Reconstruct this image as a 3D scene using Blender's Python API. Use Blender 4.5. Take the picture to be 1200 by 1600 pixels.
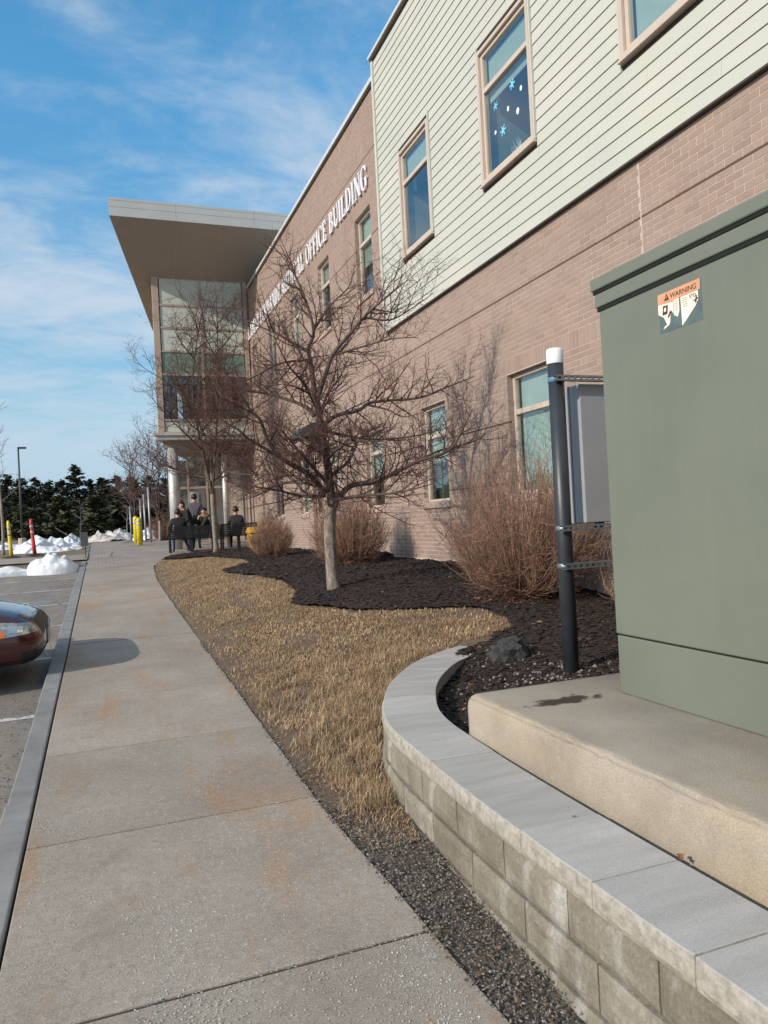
import bpy, bmesh, math, random
import numpy as np
from mathutils import Vector, Matrix, noise as mnoise
R = math.radians
random.seed(7); rng = np.random.default_rng(7)
SC = bpy.context.scene
COL = SC.collection
for o in list(bpy.data.objects): bpy.data.objects.remove(o)

# ------------------------------------------------------------------ camera
FPX = 1180.0                      # focal length in photo pixels (1200 x 1600)
YAW, PITCH, ROLL = R(20.6), R(0.5), R(2.9)
EYE = np.array([0, 0, 1.65])
def basis():
    f = np.array([math.sin(YAW)*math.cos(PITCH), math.cos(YAW)*math.cos(PITCH), math.sin(PITCH)])
    r0 = np.array([math.cos(YAW), -math.sin(YAW), 0]); u0 = np.cross(r0, f)
    c, s = math.cos(ROLL), math.sin(ROLL)
    return c*r0 - s*u0, s*r0 + c*u0, f
RT, UP, FW = basis()
cam = bpy.data.cameras.new('camera'); camo = bpy.data.objects.new('camera', cam); COL.objects.link(camo)
cam.sensor_fit = 'VERTICAL'; cam.sensor_height = 24; cam.lens = FPX/1600*24
cam.clip_start = 0.05; cam.clip_end = 3000
m = Matrix.Identity(4)
for i in range(3):
    m[i][0] = RT[i]; m[i][1] = UP[i]; m[i][2] = -FW[i]; m[i][3] = EYE[i]
camo.matrix_world = m
SC.camera = camo
def ray(px, py): return (px-600)/FPX*RT - (py-800)/FPX*UP + FW
def on_dist(px, py, d):           # the point seen at a pixel, at horizontal distance d
    v = ray(px, py); return EYE + v*(d/math.hypot(v[0], v[1]))
def project(P):
    d = np.asarray(P, float)-EYE; z = d@FW
    return 600+FPX*(d@RT)/z, 800-FPX*(d@UP)/z

# ------------------------------------------------------------------ world and sun
SUN_TO = Vector((-3.0, -1.0, 1.572)).normalized()
EL = math.asin(SUN_TO.z); AZ = math.atan2(SUN_TO.x, SUN_TO.y)
W = bpy.data.worlds.new('World'); SC.world = W; W.use_nodes = True
nt = W.node_tree; nt.nodes.clear()
def N(t, typ, **kw):
    n = t.nodes.new(typ)
    for k, v in kw.items(): setattr(n, k, v)
    return n
out = N(nt, 'ShaderNodeOutputWorld'); bg = N(nt, 'ShaderNodeBackground'); bg.inputs[1].default_value = 0.082
sky = N(nt, 'ShaderNodeTexSky', sky_type='NISHITA'); sky.sun_disc = False
sky.sun_elevation = EL; sky.sun_rotation = AZ; sky.altitude = 60; sky.air_density = 1.0; sky.dust_density = 0.8; sky.ozone_density = 1.0
hsv = N(nt, 'ShaderNodeHueSaturation'); hsv.inputs['Hue'].default_value = 0.487; hsv.inputs['Saturation'].default_value = 1.36
nt.links.new(sky.outputs[0], hsv.inputs['Color'])
# high thin cloud: noise on a flat cloud layer (direction / elevation), the same all round the sky
tc = N(nt, 'ShaderNodeTexCoord'); sep = N(nt, 'ShaderNodeSeparateXYZ'); nt.links.new(tc.outputs['Generated'], sep.inputs[0])
def M(t, op, a, b=None, clamp=False):
    n = N(t, 'ShaderNodeMath', operation=op); n.use_clamp = clamp
    for i, v in enumerate((a, b)):
        if v is None: continue
        if isinstance(v, (int, float)): n.inputs[i].default_value = v
        else: t.links.new(v, n.inputs[i])
    return n.outputs[0]
zz = M(nt, 'ADD', M(nt, 'MAXIMUM', sep.outputs[2], 0.0), 0.16)
nt.links.new(M(nt, 'ADD', M(nt, 'MULTIPLY', M(nt, 'MINIMUM', M(nt, 'MAXIMUM', sep.outputs[2], 0.0), 0.5), 1.8), 1.0), hsv.inputs['Value'])   # deep clear winter blue overhead
cx = M(nt, 'DIVIDE', sep.outputs[0], zz); cy = M(nt, 'DIVIDE', sep.outputs[1], zz)
cmb = N(nt, 'ShaderNodeCombineXYZ'); nt.links.new(cx, cmb.inputs[0]); nt.links.new(cy, cmb.inputs[1])
def wnoise(scale, detail, rough, dist, off, stretch=(1, 1, 1), rot=0):
    mp = N(nt, 'ShaderNodeMapping'); mp.inputs['Location'].default_value = off; mp.inputs['Scale'].default_value = stretch
    mp.inputs['Rotation'].default_value = (0, 0, rot)
    nt.links.new(cmb.outputs[0], mp.inputs[0])
    n = N(nt, 'ShaderNodeTexNoise'); n.inputs['Scale'].default_value = scale; n.inputs['Detail'].default_value = detail
    n.inputs['Roughness'].default_value = rough; n.inputs['Distortion'].default_value = dist
    nt.links.new(mp.outputs[0], n.inputs['Vector']); return n.outputs[0]
big = wnoise(0.75, 3, 0.5, 0.3, (4.4, 6.0, 0), (1.0, 1.0, 1))
mid = wnoise(2.6, 8, 0.62, 0.5, (2.3, 8.8, 0), (1.0, 1.5, 1), R(25))
fine = wnoise(13, 5, 0.6, 0.4, (0, 0, 2), (1.0, 1.3, 1), R(25))
s1 = M(nt, 'ADD', M(nt, 'MULTIPLY', big, 0.55), M(nt, 'ADD', M(nt, 'MULTIPLY', mid, 0.42), M(nt, 'MULTIPLY', fine, 0.11)))
s1 = M(nt, 'ADD', s1, M(nt, 'MULTIPLY', M(nt, 'POWER', M(nt, 'SUBTRACT', 1.0, M(nt, 'MAXIMUM', sep.outputs[2], 0.0), True), 4.0), 0.16))   # thicker where the eye looks along the cloud sheet
ramp = N(nt, 'ShaderNodeValToRGB'); nt.links.new(s1, ramp.inputs[0])
ramp.color_ramp.elements[0].position = 0.46; ramp.color_ramp.elements[0].color = (0, 0, 0, 1)
ramp.color_ramp.elements[1].position = 0.73; ramp.color_ramp.elements[1].color = (1, 1, 1, 1)
ramp.color_ramp.interpolation = 'EASE'
mixc = N(nt, 'ShaderNodeMixRGB'); mixc.inputs[2].default_value = (5.0, 5.7, 6.5, 1)
nt.links.new(M(nt, 'MULTIPLY', ramp.outputs[0], 0.9), mixc.inputs[0]); nt.links.new(hsv.outputs[0], mixc.inputs[1])
hz = M(nt, 'MULTIPLY', M(nt, 'POWER', M(nt, 'SUBTRACT', 1.0, M(nt, 'MAXIMUM', sep.outputs[2], 0.0), True), 8.0), 0.9)   # pale band of thin haze above the horizon
mixh = N(nt, 'ShaderNodeMixRGB'); mixh.inputs[2].default_value = (2.9, 4.8, 6.3, 1)
nt.links.new(hz, mixh.inputs[0]); nt.links.new(mixc.outputs[0], mixh.inputs[1])
nt.links.new(mixh.outputs[0], bg.inputs[0]); nt.links.new(bg.outputs[0], out.inputs[0])

sl = bpy.data.lights.new('sun', 'SUN'); sl.energy = 2.65; sl.angle = R(0.55); sl.color = (1.0, 0.90, 0.77)
so = bpy.data.objects.new('sun', sl); COL.objects.link(so)
so.rotation_euler = (-SUN_TO).to_track_quat('-Z', 'Y').to_euler(); so.location = (-20, -8, 20)
SC.view_settings.view_transform = 'Standard'; SC.view_settings.look = 'None'
SC.view_settings.exposure = 0.60; SC.view_settings.gamma = 1.0; SC.view_settings.use_curve_mapping = False
SC.render.engine = 'CYCLES'

# ------------------------------------------------------------------ material helpers
MATS = {}
def new_mat(name):
    mt = bpy.data.materials.new(name); mt.use_nodes = True; t = mt.node_tree
    b = t.nodes['Principled BSDF']; MATS[name] = mt
    return mt, t, b
def position(t, scale=(1, 1, 1)):
    g = N(t, 'ShaderNodeNewGeometry')
    if scale == (1, 1, 1): return g.outputs['Position']
    mp = N(t, 'ShaderNodeMapping'); mp.inputs['Scale'].default_value = scale
    t.links.new(g.outputs['Position'], mp.inputs[0]); return mp.outputs[0]
def tnoise(t, vec, scale, detail=4, rough=0.55, dist=0.0):
    n = N(t, 'ShaderNodeTexNoise'); n.inputs['Scale'].default_value = scale; n.inputs['Detail'].default_value = detail
    n.inputs['Roughness'].default_value = rough; n.inputs['Distortion'].default_value = dist
    t.links.new(vec, n.inputs['Vector']); return n.outputs[0]
def tramp(t, fac, stops):
    r = N(t, 'ShaderNodeValToRGB'); e = r.color_ramp.elements
    while len(e) < len(stops): e.new(0.5)
    for i, (p, c) in enumerate(stops):
        e[i].position = p; e[i].color = (c[0], c[1], c[2], 1) if not isinstance(c, (int, float)) else (c, c, c, 1)
    t.links.new(fac, r.inputs[0]); return r.outputs[0]
def tmix(t, fac, a, b, mode='MIX'):
    n = N(t, 'ShaderNodeMixRGB', blend_type=mode)
    for i, v in ((0, fac), (1, a), (2, b)):
        if isinstance(v, (int, float)): n.inputs[i].default_value = v
        elif isinstance(v, tuple): n.inputs[i].default_value = (v[0], v[1], v[2], 1)
        else: t.links.new(v, n.inputs[i])
    return n.outputs[0]
def bump(t, b, h, strength=0.3, dist=0.01):
    n = N(t, 'ShaderNodeBump'); n.inputs['Strength'].default_value = strength; n.inputs['Distance'].default_value = dist
    t.links.new(h, n.inputs['Height']); t.links.new(n.outputs[0], b.inputs['Normal'])
def rand_val(t, island=True):
    g = N(t, 'ShaderNodeNewGeometry'); o = N(t, 'ShaderNodeObjectInfo')
    return M(t, 'FRACT', M(t, 'ADD', g.outputs['Random Per Island'], o.outputs['Random']))
def simple(name, c, rough=0.6, var=0.15, scale=3.0, bscale=60.0, bstr=0.1, metal=0.0, stretch=(1, 1, 1), spec=0.5, bdist=0.004, rnd=0.0):
    mt, t, b = new_mat(name)
    p = position(t, stretch)
    n = tnoise(t, p, scale, 6, 0.6)
    lo = tuple(v*(1-var) for v in c); hi = tuple(min(1, v*(1+var)) for v in c)
    colr = tramp(t, n, [(0.3, lo), (0.7, hi)])
    if rnd:
        v = rand_val(t); colr = tmix(t, 1.0, colr, tramp(t, v, [(0, (1-rnd,)*3), (1, (1+rnd*0.6,)*3)]), 'MULTIPLY')
    t.links.new(colr, b.inputs['Base Color'])
    b.inputs['Roughness'].default_value = rough; b.inputs['Metallic'].default_value = metal
    b.inputs['Specular IOR Level'].default_value = spec
    if bstr: bump(t, b, tnoise(t, p, bscale, 4, 0.6), bstr, bdist)
    return mt

# --- brick
mt, t, b = new_mat('brick')
p = position(t); v = rand_val(t)
c = tramp(t, v, [(0.0, (0.278, 0.200, 0.160)), (0.35, (0.312, 0.228, 0.184)), (0.7, (0.338, 0.25, 0.203)), (1.0, (0.298, 0.222, 0.182))])
c = tmix(t, 1.0, c, tramp(t, M(t, 'FRACT', M(t, 'MULTIPLY', v, 7.31)), [(0, (0.95,)*3), (1, (1.05,)*3)]), 'MULTIPLY')
c = tmix(t, 0.3, c, tramp(t, tnoise(t, p, 0.55, 5, 0.6), [(0.3, (0.275, 0.20, 0.163)), (0.7, (0.358, 0.268, 0.216))]))
c = tmix(t, 0.5, c, tramp(t, tnoise(t, p, 55, 4, 0.7), [(0.3, (0.72, 0.72, 0.72)), (0.7, (1.15, 1.15, 1.15))]), 'MULTIPLY')
t.links.new(c, b.inputs['Base Color']); b.inputs['Roughness'].default_value = 0.85
bump(t, b, tnoise(t, p, 90, 5, 0.7), 0.35, 0.004)
simple('mortar', (0.47, 0.385, 0.335), 0.95, 0.12, 2.0, 120, 0.3)
simple('groove_shade', (0.10, 0.055, 0.04), 0.9, 0.1)
simple('stone_sill', (0.40, 0.30, 0.24), 0.85, 0.15, 4, 70, 0.3)
simple('base_ledge', (0.50, 0.40, 0.33), 0.9, 0.15, 3, 60, 0.3)
# --- siding
mt, t, b = new_mat('siding')
p = position(t, (1, 0.25, 6)); v = rand_val(t)
c = tramp(t, v, [(0, (0.475, 0.485, 0.425)), (0.5, (0.495, 0.497, 0.437)), (1, (0.51, 0.508, 0.45))])
c = tmix(t, 1.0, c, tramp(t, tnoise(t, position(t), 0.8, 5, 0.6), [(0.3, (0.93, 0.95, 0.96)), (0.75, (1.04, 1.03, 1.0))]), 'MULTIPLY')
t.links.new(c, b.inputs['Base Color']); b.inputs['Roughness'].default_value = 0.6
bump(t, b, tnoise(t, p, 40, 6, 0.7), 0.12, 0.003)
simple('siding_trim', (0.50, 0.50, 0.445), 0.55, 0.05, 2, 60, 0.05)
simple('flashing', (0.06, 0.045, 0.035), 0.5, 0.1)
simple('parapet_cap', (0.66, 0.66, 0.63), 0.4, 0.06, 1, 40, 0.03, 0.2)
simple('window_frame', (0.52, 0.43, 0.36), 0.45, 0.06, 3, 80, 0.05)
simple('tan_frame', (0.42, 0.325, 0.25), 0.45, 0.06, 2, 80, 0.04)
simple('panel_pale', (0.52, 0.55, 0.47), 0.5, 0.05, 1.5, 60, 0.03)
simple('panel_glass', (0.17, 0.25, 0.2), 0.18, 0.1, 2, 60, 0.02)
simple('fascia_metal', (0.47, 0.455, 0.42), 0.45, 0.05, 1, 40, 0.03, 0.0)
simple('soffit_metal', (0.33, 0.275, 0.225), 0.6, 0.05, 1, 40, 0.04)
simple('column_metal', (0.50, 0.485, 0.46), 0.4, 0.06, 2, 60, 0.03, 0.3)
simple('blind_teal', (0.40, 0.465, 0.435), 0.8, 0.08, 4, 60, 0.0)
simple('blind_pale', (0.66, 0.68, 0.64), 0.8, 0.08, 4, 60, 0.0)
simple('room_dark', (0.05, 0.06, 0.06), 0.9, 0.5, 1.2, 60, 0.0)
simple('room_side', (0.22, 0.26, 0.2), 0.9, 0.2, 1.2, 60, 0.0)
simple('white_paint', (0.82, 0.82, 0.82), 0.4, 0.03, 6, 60, 0.03)
simple('letter_white', (0.80, 0.80, 0.82), 0.35, 0.03)
simple('sticker_blue', (0.18, 0.55, 0.72), 0.6, 0.1); simple('sticker_white', (0.75, 0.85, 0.88), 0.6, 0.05)
mt, t, b = new_mat('glass')
t.nodes.remove(b); o = t.nodes['Material Output']
tr = N(t, 'ShaderNodeBsdfTransparent'); tr.inputs[0].default_value = (0.80, 0.90, 0.87, 1)
gl = N(t, 'ShaderNodeBsdfGlossy'); gl.inputs['Roughness'].default_value = 0.015; gl.inputs[0].default_value = (0.86, 0.93, 1.0, 1)
fr = N(t, 'ShaderNodeFresnel'); fr.inputs[0].default_value = 1.5
bp = N(t, 'ShaderNodeBump'); bp.inputs['Strength'].default_value = 0.05; bp.inputs['Distance'].default_value = 0.02
t.links.new(tnoise(t, position(t), 1.3, 2), bp.inputs['Height']); t.links.new(bp.outputs[0], gl.inputs['Normal'])
mx = N(t, 'ShaderNodeMixShader'); t.links.new(M(t, 'ADD', M(t, 'MULTIPLY', fr.outputs[0], 1.0), 0.17, True), mx.inputs[0])
t.links.new(tr.outputs[0], mx.inputs[1]); t.links.new(gl.outputs[0], mx.inputs[2]); t.links.new(mx.outputs[0], o.inputs[0])

# --- ground surfaces
mt, t, b = new_mat('sidewalk_concrete')
p = position(t); v = rand_val(t)
c = tramp(t, tnoise(t, p, 1.1, 6, 0.65), [(0.3, (0.262, 0.222, 0.180)), (0.7, (0.372, 0.324, 0.270))])
rust = tramp(t, tnoise(t, position(t, (1.3, 0.5, 1)), 1.5, 6, 0.7, 0.4), [(0.53, 0.0), (0.70, 0.85)])
c = tmix(t, rust, c, (0.35, 0.21, 0.115))
dirt = tramp(t, tnoise(t, p, 3.1, 6, 0.7), [(0.55, 0.0), (0.8, 0.55)])
c = tmix(t, dirt, c, (0.19, 0.17, 0.145))
c = tmix(t, 1.0, c, tramp(t, tnoise(t, p, 150, 4, 0.8), [(0.3, (0.55,)*3), (0.5, (1.0,)*3), (0.7, (1.4,)*3)]), 'MULTIPLY')
c = tmix(t, 1.0, c, tramp(t, tnoise(t, p, 28, 5, 0.7), [(0.3, (0.84,)*3), (0.7, (1.1,)*3)]), 'MULTIPLY')
c = tmix(t, 1.0, c, tramp(t, v, [(0, (0.92,)*3), (1, (1.06,)*3)]), 'MULTIPLY')
vo = N(t, 'ShaderNodeTexVoronoi'); vo.inputs['Scale'].default_value = 70; t.links.new(p, vo.inputs['Vector'])
c = tmix(t, tramp(t, vo.outputs['Distance'], [(0.05, 0.55), (0.16, 0.0)]), c, (0.5, 0.5, 0.47))
t.links.new(c, b.inputs['Base Color']); b.inputs['Roughness'].default_value = 0.9
bump(t, b, tnoise(t, p, 130, 5, 0.8), 0.6, 0.005)
mt, t, b = new_mat('asphalt')
p = position(t)
c = tramp(t, tnoise(t, p, 0.7, 6, 0.65), [(0.3, (0.145, 0.13, 0.112)), (0.7, (0.225, 0.20, 0.172))])
sand = tramp(t, tnoise(t, position(t, (1.6, 0.5, 1)), 1.2, 7, 0.75), [(0.42, 0.0), (0.60, 0.8)])
c = tmix(t, sand, c, (0.27, 0.228, 0.18))
c = tmix(t, 1.0, c, tramp(t, tnoise(t, p, 140, 3, 0.7), [(0.3, (0.5,)*3), (0.5, (1.0,)*3), (0.74, (1.75,)*3)]), 'MULTIPLY')
t.links.new(c, b.inputs['Base Color'])
t.links.new(tramp(t, tnoise(t, position(t, (0.6, 0.25, 1)), 0.9, 4, 0.6), [(0.42, 0.95), (0.62, 0.42)]), b.inputs['Roughness'])
bump(t, b, tnoise(t, p, 110, 5, 0.75), 0.6, 0.008)
mt, t, b = new_mat('line_paint')
p = position(t)
c = tramp(t, tnoise(t, p, 9, 6, 0.75), [(0.40, (0.13, 0.125, 0.115)), (0.5, (0.52, 0.52, 0.5))])
t.links.new(c, b.inputs['Base Color']); b.inputs['Roughness'].default_value = 0.8
simple('joint_dirt_shade', (0.055, 0.045, 0.036), 0.95, 0.4, 20, 60, 0.5)
simple('kerb_granite', (0.225, 0.22, 0.21), 0.8, 0.22, 5, 120, 0.35, rnd=0.12)
mt, t, b = new_mat('pavers')
p = position(t)
br = N(t, 'ShaderNodeTexBrick'); br.inputs['Scale'].default_value = 1.0
br.inputs['Brick Width'].default_value = 0.2; br.inputs['Row Height'].default_value = 0.1; br.inputs['Mortar Size'].default_value = 0.006
br.inputs['Color1'].default_value = (0.30, 0.255, 0.225, 1); br.inputs['Color2'].default_value = (0.36, 0.30, 0.26, 1); br.inputs['Mortar'].default_value = (0.15, 0.13, 0.11, 1)
t.links.new(p, br.inputs['Vector'])
c = tmix(t, 1.0, br.outputs[0], tramp(t, tnoise(t, p, 0.9, 6, 0.7), [(0.3, (0.75,)*3), (0.7, (1.2,)*3)]), 'MULTIPLY')
t.links.new(c, b.inputs['Base Color']); b.inputs['Roughness'].default_value = 0.85
bump(t, b, br.outputs['Fac'], 0.4, -0.01)
mt, t, b = new_mat('lawn_soil')
p = position(t)
c = tramp(t, tnoise(t, p, 2.2, 7, 0.7), [(0.25, (0.10, 0.066, 0.046)), (0.5, (0.18, 0.124, 0.082)), (0.75, (0.25, 0.18, 0.118))])
c = tmix(t, 1.0, c, tramp(t, tnoise(t, p, 45, 5, 0.75), [(0.3, (0.45,)*3), (0.7, (1.35,)*3)]), 'MULTIPLY')
t.links.new(c, b.inputs['Base Color']); b.inputs['Roughness'].default_value = 0.95
bump(t, b, tnoise(t, p, 40, 6, 0.8), 0.9, 0.03)
mt, t, b = new_mat('dry_grass')
v = rand_val(t); p = position(t)
c = tramp(t, v, [(0.0, (0.19, 0.118, 0.062)), (0.35, (0.37, 0.25, 0.138)), (0.7, (0.49, 0.355, 0.205)), (1.0, (0.60, 0.46, 0.29))])
gm = tramp(t, tnoise(t, p, 1.3, 4, 0.6), [(0.52, 0.0), (0.74, 0.45)])
c = tmix(t, gm, c, (0.19, 0.165, 0.085))
c = tmix(t, 1.0, c, tramp(t, tnoise(t, p, 2.5, 5, 0.6), [(0.3, (0.68, 0.64, 0.62)), (0.7, (1.15,)*3)]), 'MULTIPLY')
t.links.new(c, b.inputs['Base Color']); b.inputs['Roughness'].default_value = 0.75
simple('mulch', (0.024, 0.0145, 0.011), 0.95, 0.5, 6, 50, 1.0, bdist=0.03)
simple('mulch_chip', (0.034, 0.0205, 0.0155), 0.9, 0.4, 30, 90, 0.3, rnd=0.9)
simple('dirt', (0.10, 0.07, 0.048), 0.95, 0.4, 3, 45, 0.9, bdist=0.02)
simple('gravel_bed', (0.115, 0.092, 0.072), 0.95, 0.45, 14, 90, 1.0, bdist=0.02)
simple('pebble', (0.20, 0.18, 0.155), 0.9, 0.3, 60, 150, 0.3, rnd=0.7)
simple('grit', (0.46, 0.48, 0.445), 0.85, 0.15, 60, 150, 0.2, rnd=0.3)
simple('debris_brown', (0.13, 0.078, 0.05), 0.85, 0.3, 20, 90, 0.2, rnd=0.6)
simple('dead_leaf', (0.24, 0.12, 0.06), 0.8, 0.3, 20, 90, 0.2, rnd=0.5)
mt, t, b = new_mat('verge')
p = position(t)
c = tramp(t, tnoise(t, p, 0.35, 7, 0.7), [(0.3, (0.13, 0.095, 0.06)), (0.6, (0.21, 0.16, 0.095)), (0.8, (0.27, 0.215, 0.13))])
t.links.new(c, b.inputs['Base Color']); b.inputs['Roughness'].default_value = 0.95
bump(t, b, tnoise(t, p, 14, 6, 0.8), 0.9, 0.05)
mt, t, b = new_mat('snow')
p = position(t)
c = tramp(t, tnoise(t, p, 1.6, 7, 0.7), [(0.3, (0.62, 0.63, 0.63)), (0.55, (0.82, 0.85, 0.88))])
c = tmix(t, tramp(t, tnoise(t, p, 3.2, 8, 0.8), [(0.60, 0.0), (0.8, 0.6)]), c, (0.30, 0.25, 0.2))
t.links.new(c, b.inputs['Base Color']); b.inputs['Roughness'].default_value = 0.75
b.inputs['Subsurface Weight'].default_value = 0.15; b.inputs['Subsurface Radius'].default_value = (0.1, 0.12, 0.14)
bump(t, b, tnoise(t, p, 9, 7, 0.75), 0.8, 0.05)
mt, t, b = new_mat('snow_dirty')
p = position(t)
c = tramp(t, tnoise(t, p, 1.1, 8, 0.75), [(0.4, (0.26, 0.21, 0.175)), (0.52, (0.5, 0.46, 0.42)), (0.7, (0.78, 0.79, 0.8))])
t.links.new(c, b.inputs['Base Color']); b.inputs['Roughness'].default_value = 0.8
bump(t, b, tnoise(t, p, 7, 7, 0.75), 0.9, 0.06)

# --- near masonry and equipment
mt, t, b = new_mat('cap_concrete')
p = position(t); v = rand_val(t)
c = tramp(t, tnoise(t, position(t, (1.0, 5.0, 1)), 2.0, 6, 0.6), [(0.3, (0.345, 0.33, 0.305)), (0.7, (0.455, 0.437, 0.41))])
c = tmix(t, 1.0, c, tramp(t, v, [(0, (0.88,)*3), (1, (1.1,)*3)]), 'MULTIPLY')
c = tmix(t, 1.0, c, tramp(t, tnoise(t, p, 220, 3, 0.7), [(0.3, (0.8,)*3), (0.7, (1.15,)*3)]), 'MULTIPLY')
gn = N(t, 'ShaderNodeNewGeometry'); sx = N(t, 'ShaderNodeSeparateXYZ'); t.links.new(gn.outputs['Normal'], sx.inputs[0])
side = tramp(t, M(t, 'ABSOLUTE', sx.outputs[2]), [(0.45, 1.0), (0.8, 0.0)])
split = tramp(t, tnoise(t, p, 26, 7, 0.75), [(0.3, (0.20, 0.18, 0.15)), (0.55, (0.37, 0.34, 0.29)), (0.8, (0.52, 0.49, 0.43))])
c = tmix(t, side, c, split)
t.links.new(c, b.inputs['Base Color']); b.inputs['Roughness'].default_value = 0.92
bump(t, b, tnoise(t, p, 120, 6, 0.8), 0.35, 0.006)
mt, t, b = new_mat('block_concrete')
p = position(t); v = rand_val(t)
c = tramp(t, tnoise(t, p, 4.0, 7, 0.65), [(0.28, (0.205, 0.178, 0.135)), (0.6, (0.325, 0.29, 0.23)), (0.85, (0.46, 0.43, 0.37))])
c = tmix(t, tramp(t, tnoise(t, position(t, (1, 2, 0.5)), 3.6, 5, 0.6), [(0.56, 0.0), (0.74, 0.7)]), c, (0.60, 0.585, 0.55))
sz = N(t, 'ShaderNodeSeparateXYZ'); t.links.new(p, sz.inputs[0])
c = tmix(t, 1.0, c, tramp(t, tnoise(t, p, 70, 6, 0.75), [(0.28, (0.62,)*3), (0.7, (1.18,)*3)]), 'MULTIPLY')
c = tmix(t, 1.0, c, tramp(t, v, [(0, (0.86, 0.85, 0.82)), (1, (1.08,)*3)]), 'MULTIPLY')
t.links.new(c, b.inputs['Base Color']); b.inputs['Roughness'].default_value = 0.95
bump(t, b, tnoise(t, p, 75, 7, 0.8), 0.8, 0.012)
mt, t, b = new_mat('pad_concrete')
p = position(t)
c = tramp(t, tnoise(t, p, 2.4, 7, 0.65), [(0.3, (0.30, 0.255, 0.195)), (0.7, (0.43, 0.375, 0.30))])
c = tmix(t, tramp(t, tnoise(t, position(t, (1, 1, 3)), 1.3, 5, 0.6), [(0.5, 0.0), (0.75, 0.5)]), c, (0.44, 0.31, 0.175))
c = tmix(t, tramp(t, tnoise(t, position(t, (3.0, 0.8, 1)), 3.5, 7, 0.8), [(0.62, 0.0), (0.72, 0.55)]), c, (0.55, 0.51, 0.45))
c = tmix(t, tramp(t, tnoise(t, position(t, (2.2, 1.1, 0.3)), 9, 8, 0.85), [(0.60, 0.0), (0.68, 0.6)]), c, (0.52, 0.49, 0.43))
# a soaked rust stain with a shape of its own
mp = N(t, 'ShaderNodeMapping'); mp.inputs['Location'].default_value = (-2.12, -3.235, 0); t.links.new(p, mp.inputs[0])
ms = N(t, 'ShaderNodeMapping'); ms.inputs['Scale'].default_value = (5.0, 14.5, 0); ms.inputs['Rotation'].default_value = (0, 0, R(8)); t.links.new(mp.outputs[0], ms.inputs[0])
nd = N(t, 'ShaderNodeTexNoise'); nd.inputs['Scale'].default_value = 14; nd.inputs['Detail'].default_value = 7; t.links.new(p, nd.inputs['Vector'])
vl = N(t, 'ShaderNodeVectorMath', operation='LENGTH'); t.links.new(ms.outputs[0], vl.inputs[0])
dd = M(t, 'ADD', vl.outputs['Value'], M(t, 'MULTIPLY', M(t, 'SUBTRACT', nd.outputs[0], 0.5), 2.2))
c = tmix(t, tramp(t, dd, [(0.62, 0.96), (0.85, 0.72), (1.25, 0.0)]), c, (0.03, 0.018, 0.010))
c = tmix(t, 1.0, c, tramp(t, tnoise(t, p, 150, 5, 0.8), [(0.3, (0.62,)*3), (0.5, (1.0,)*3), (0.75, (1.3,)*3)]), 'MULTIPLY')
t.links.new(c, b.inputs['Base Color']); b.inputs['Roughness'].default_value = 0.93
bump(t, b, tnoise(t, p, 110, 6, 0.8), 0.55, 0.007)
mt, t, b = new_mat('green_paint')
p = position(t)
c = tramp(t, tnoise(t, p, 1.3, 5, 0.6), [(0.3, (0.133, 0.152, 0.118)), (0.7, (0.160, 0.178, 0.140))])
c = tmix(t, tramp(t, tnoise(t, position(t, (1, 9, 0.7)), 2.2, 5, 0.6), [(0.5, 0.0), (0.8, 0.35)]), c, (0.18, 0.192, 0.15))
c = tmix(t, tramp(t, tnoise(t, p, 24, 6, 0.7), [(0.66, 0.0), (0.8, 0.35)]), c, (0.09, 0.12, 0.105))
t.links.new(c, b.inputs['Base Color']); b.inputs['Roughness'].default_value = 0.46
bump(t, b, tnoise(t, p, 2.4, 4, 0.5), 0.12, 0.02)
simple('black_gap', (0.006, 0.008, 0.006), 0.9, 0.1)
simple('label_orange', (0.60, 0.30, 0.17), 0.55, 0.1, 20); simple('label_paper', (0.76, 0.71, 0.60), 0.7, 0.1, 20)
simple('label_print', (0.05, 0.028, 0.02), 0.6, 0.1); simple('label_film', (0.085, 0.125, 0.125), 0.5, 0.25, 14)
simple('label_rule', (0.35, 0.31, 0.26), 0.7, 0.1)
simple('pipe_steel', (0.030, 0.034, 0.042), 0.42, 0.2, 5, 70, 0.15)
simple('strut_steel', (0.24, 0.27, 0.29), 0.42, 0.15, 12, 60, 0.1, 0.7)
simple('enclosure_grey', (0.29, 0.30, 0.31), 0.45, 0.05, 2, 60, 0.04)
simple('blue_strap', (0.08, 0.2, 0.34), 0.6, 0.1)
simple('rock_dark', (0.045, 0.046, 0.048), 0.85, 0.4, 8, 40, 0.8, bdist=0.02)
# --- plants
mt, t, b = new_mat('bark_trunk')
p = position(t, (1, 1, 0.3))
c = tramp(t, tnoise(t, p, 30, 7, 0.8), [(0.34, (0.075, 0.058, 0.046)), (0.5, (0.22, 0.18, 0.148)), (0.68, (0.40, 0.35, 0.30))])
t.links.new(c, b.inputs['Base Color']); b.inputs['Roughness'].default_value = 0.9
bump(t, b, tnoise(t, p, 34, 6, 0.75), 0.9, 0.015)
simple('bark_limb', (0.085, 0.060, 0.050), 0.85, 0.35, 9, 60, 0.5)
simple('bark_twig', (0.10, 0.046, 0.036), 0.8, 0.35, 5, 60, 0.0, rnd=0.3)
simple('bark_pale', (0.27, 0.235, 0.205), 0.85, 0.3, 12, 60, 0.4)
simple('twig_far', (0.15, 0.085, 0.075), 0.85, 0.3, 3, 60, 0.0, rnd=0.3)
simple('shrub_stem', (0.30, 0.178, 0.122), 0.8, 0.3, 6, 60, 0.0, rnd=0.45)
simple('shrub_litter', (0.15, 0.062, 0.034), 0.85, 0.3, 9, 60, 0.0, rnd=0.6)
simple('pine_needles', (0.060, 0.064, 0.034), 0.75, 0.4, 0.35, 60, 0.0, rnd=0.35)
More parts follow.
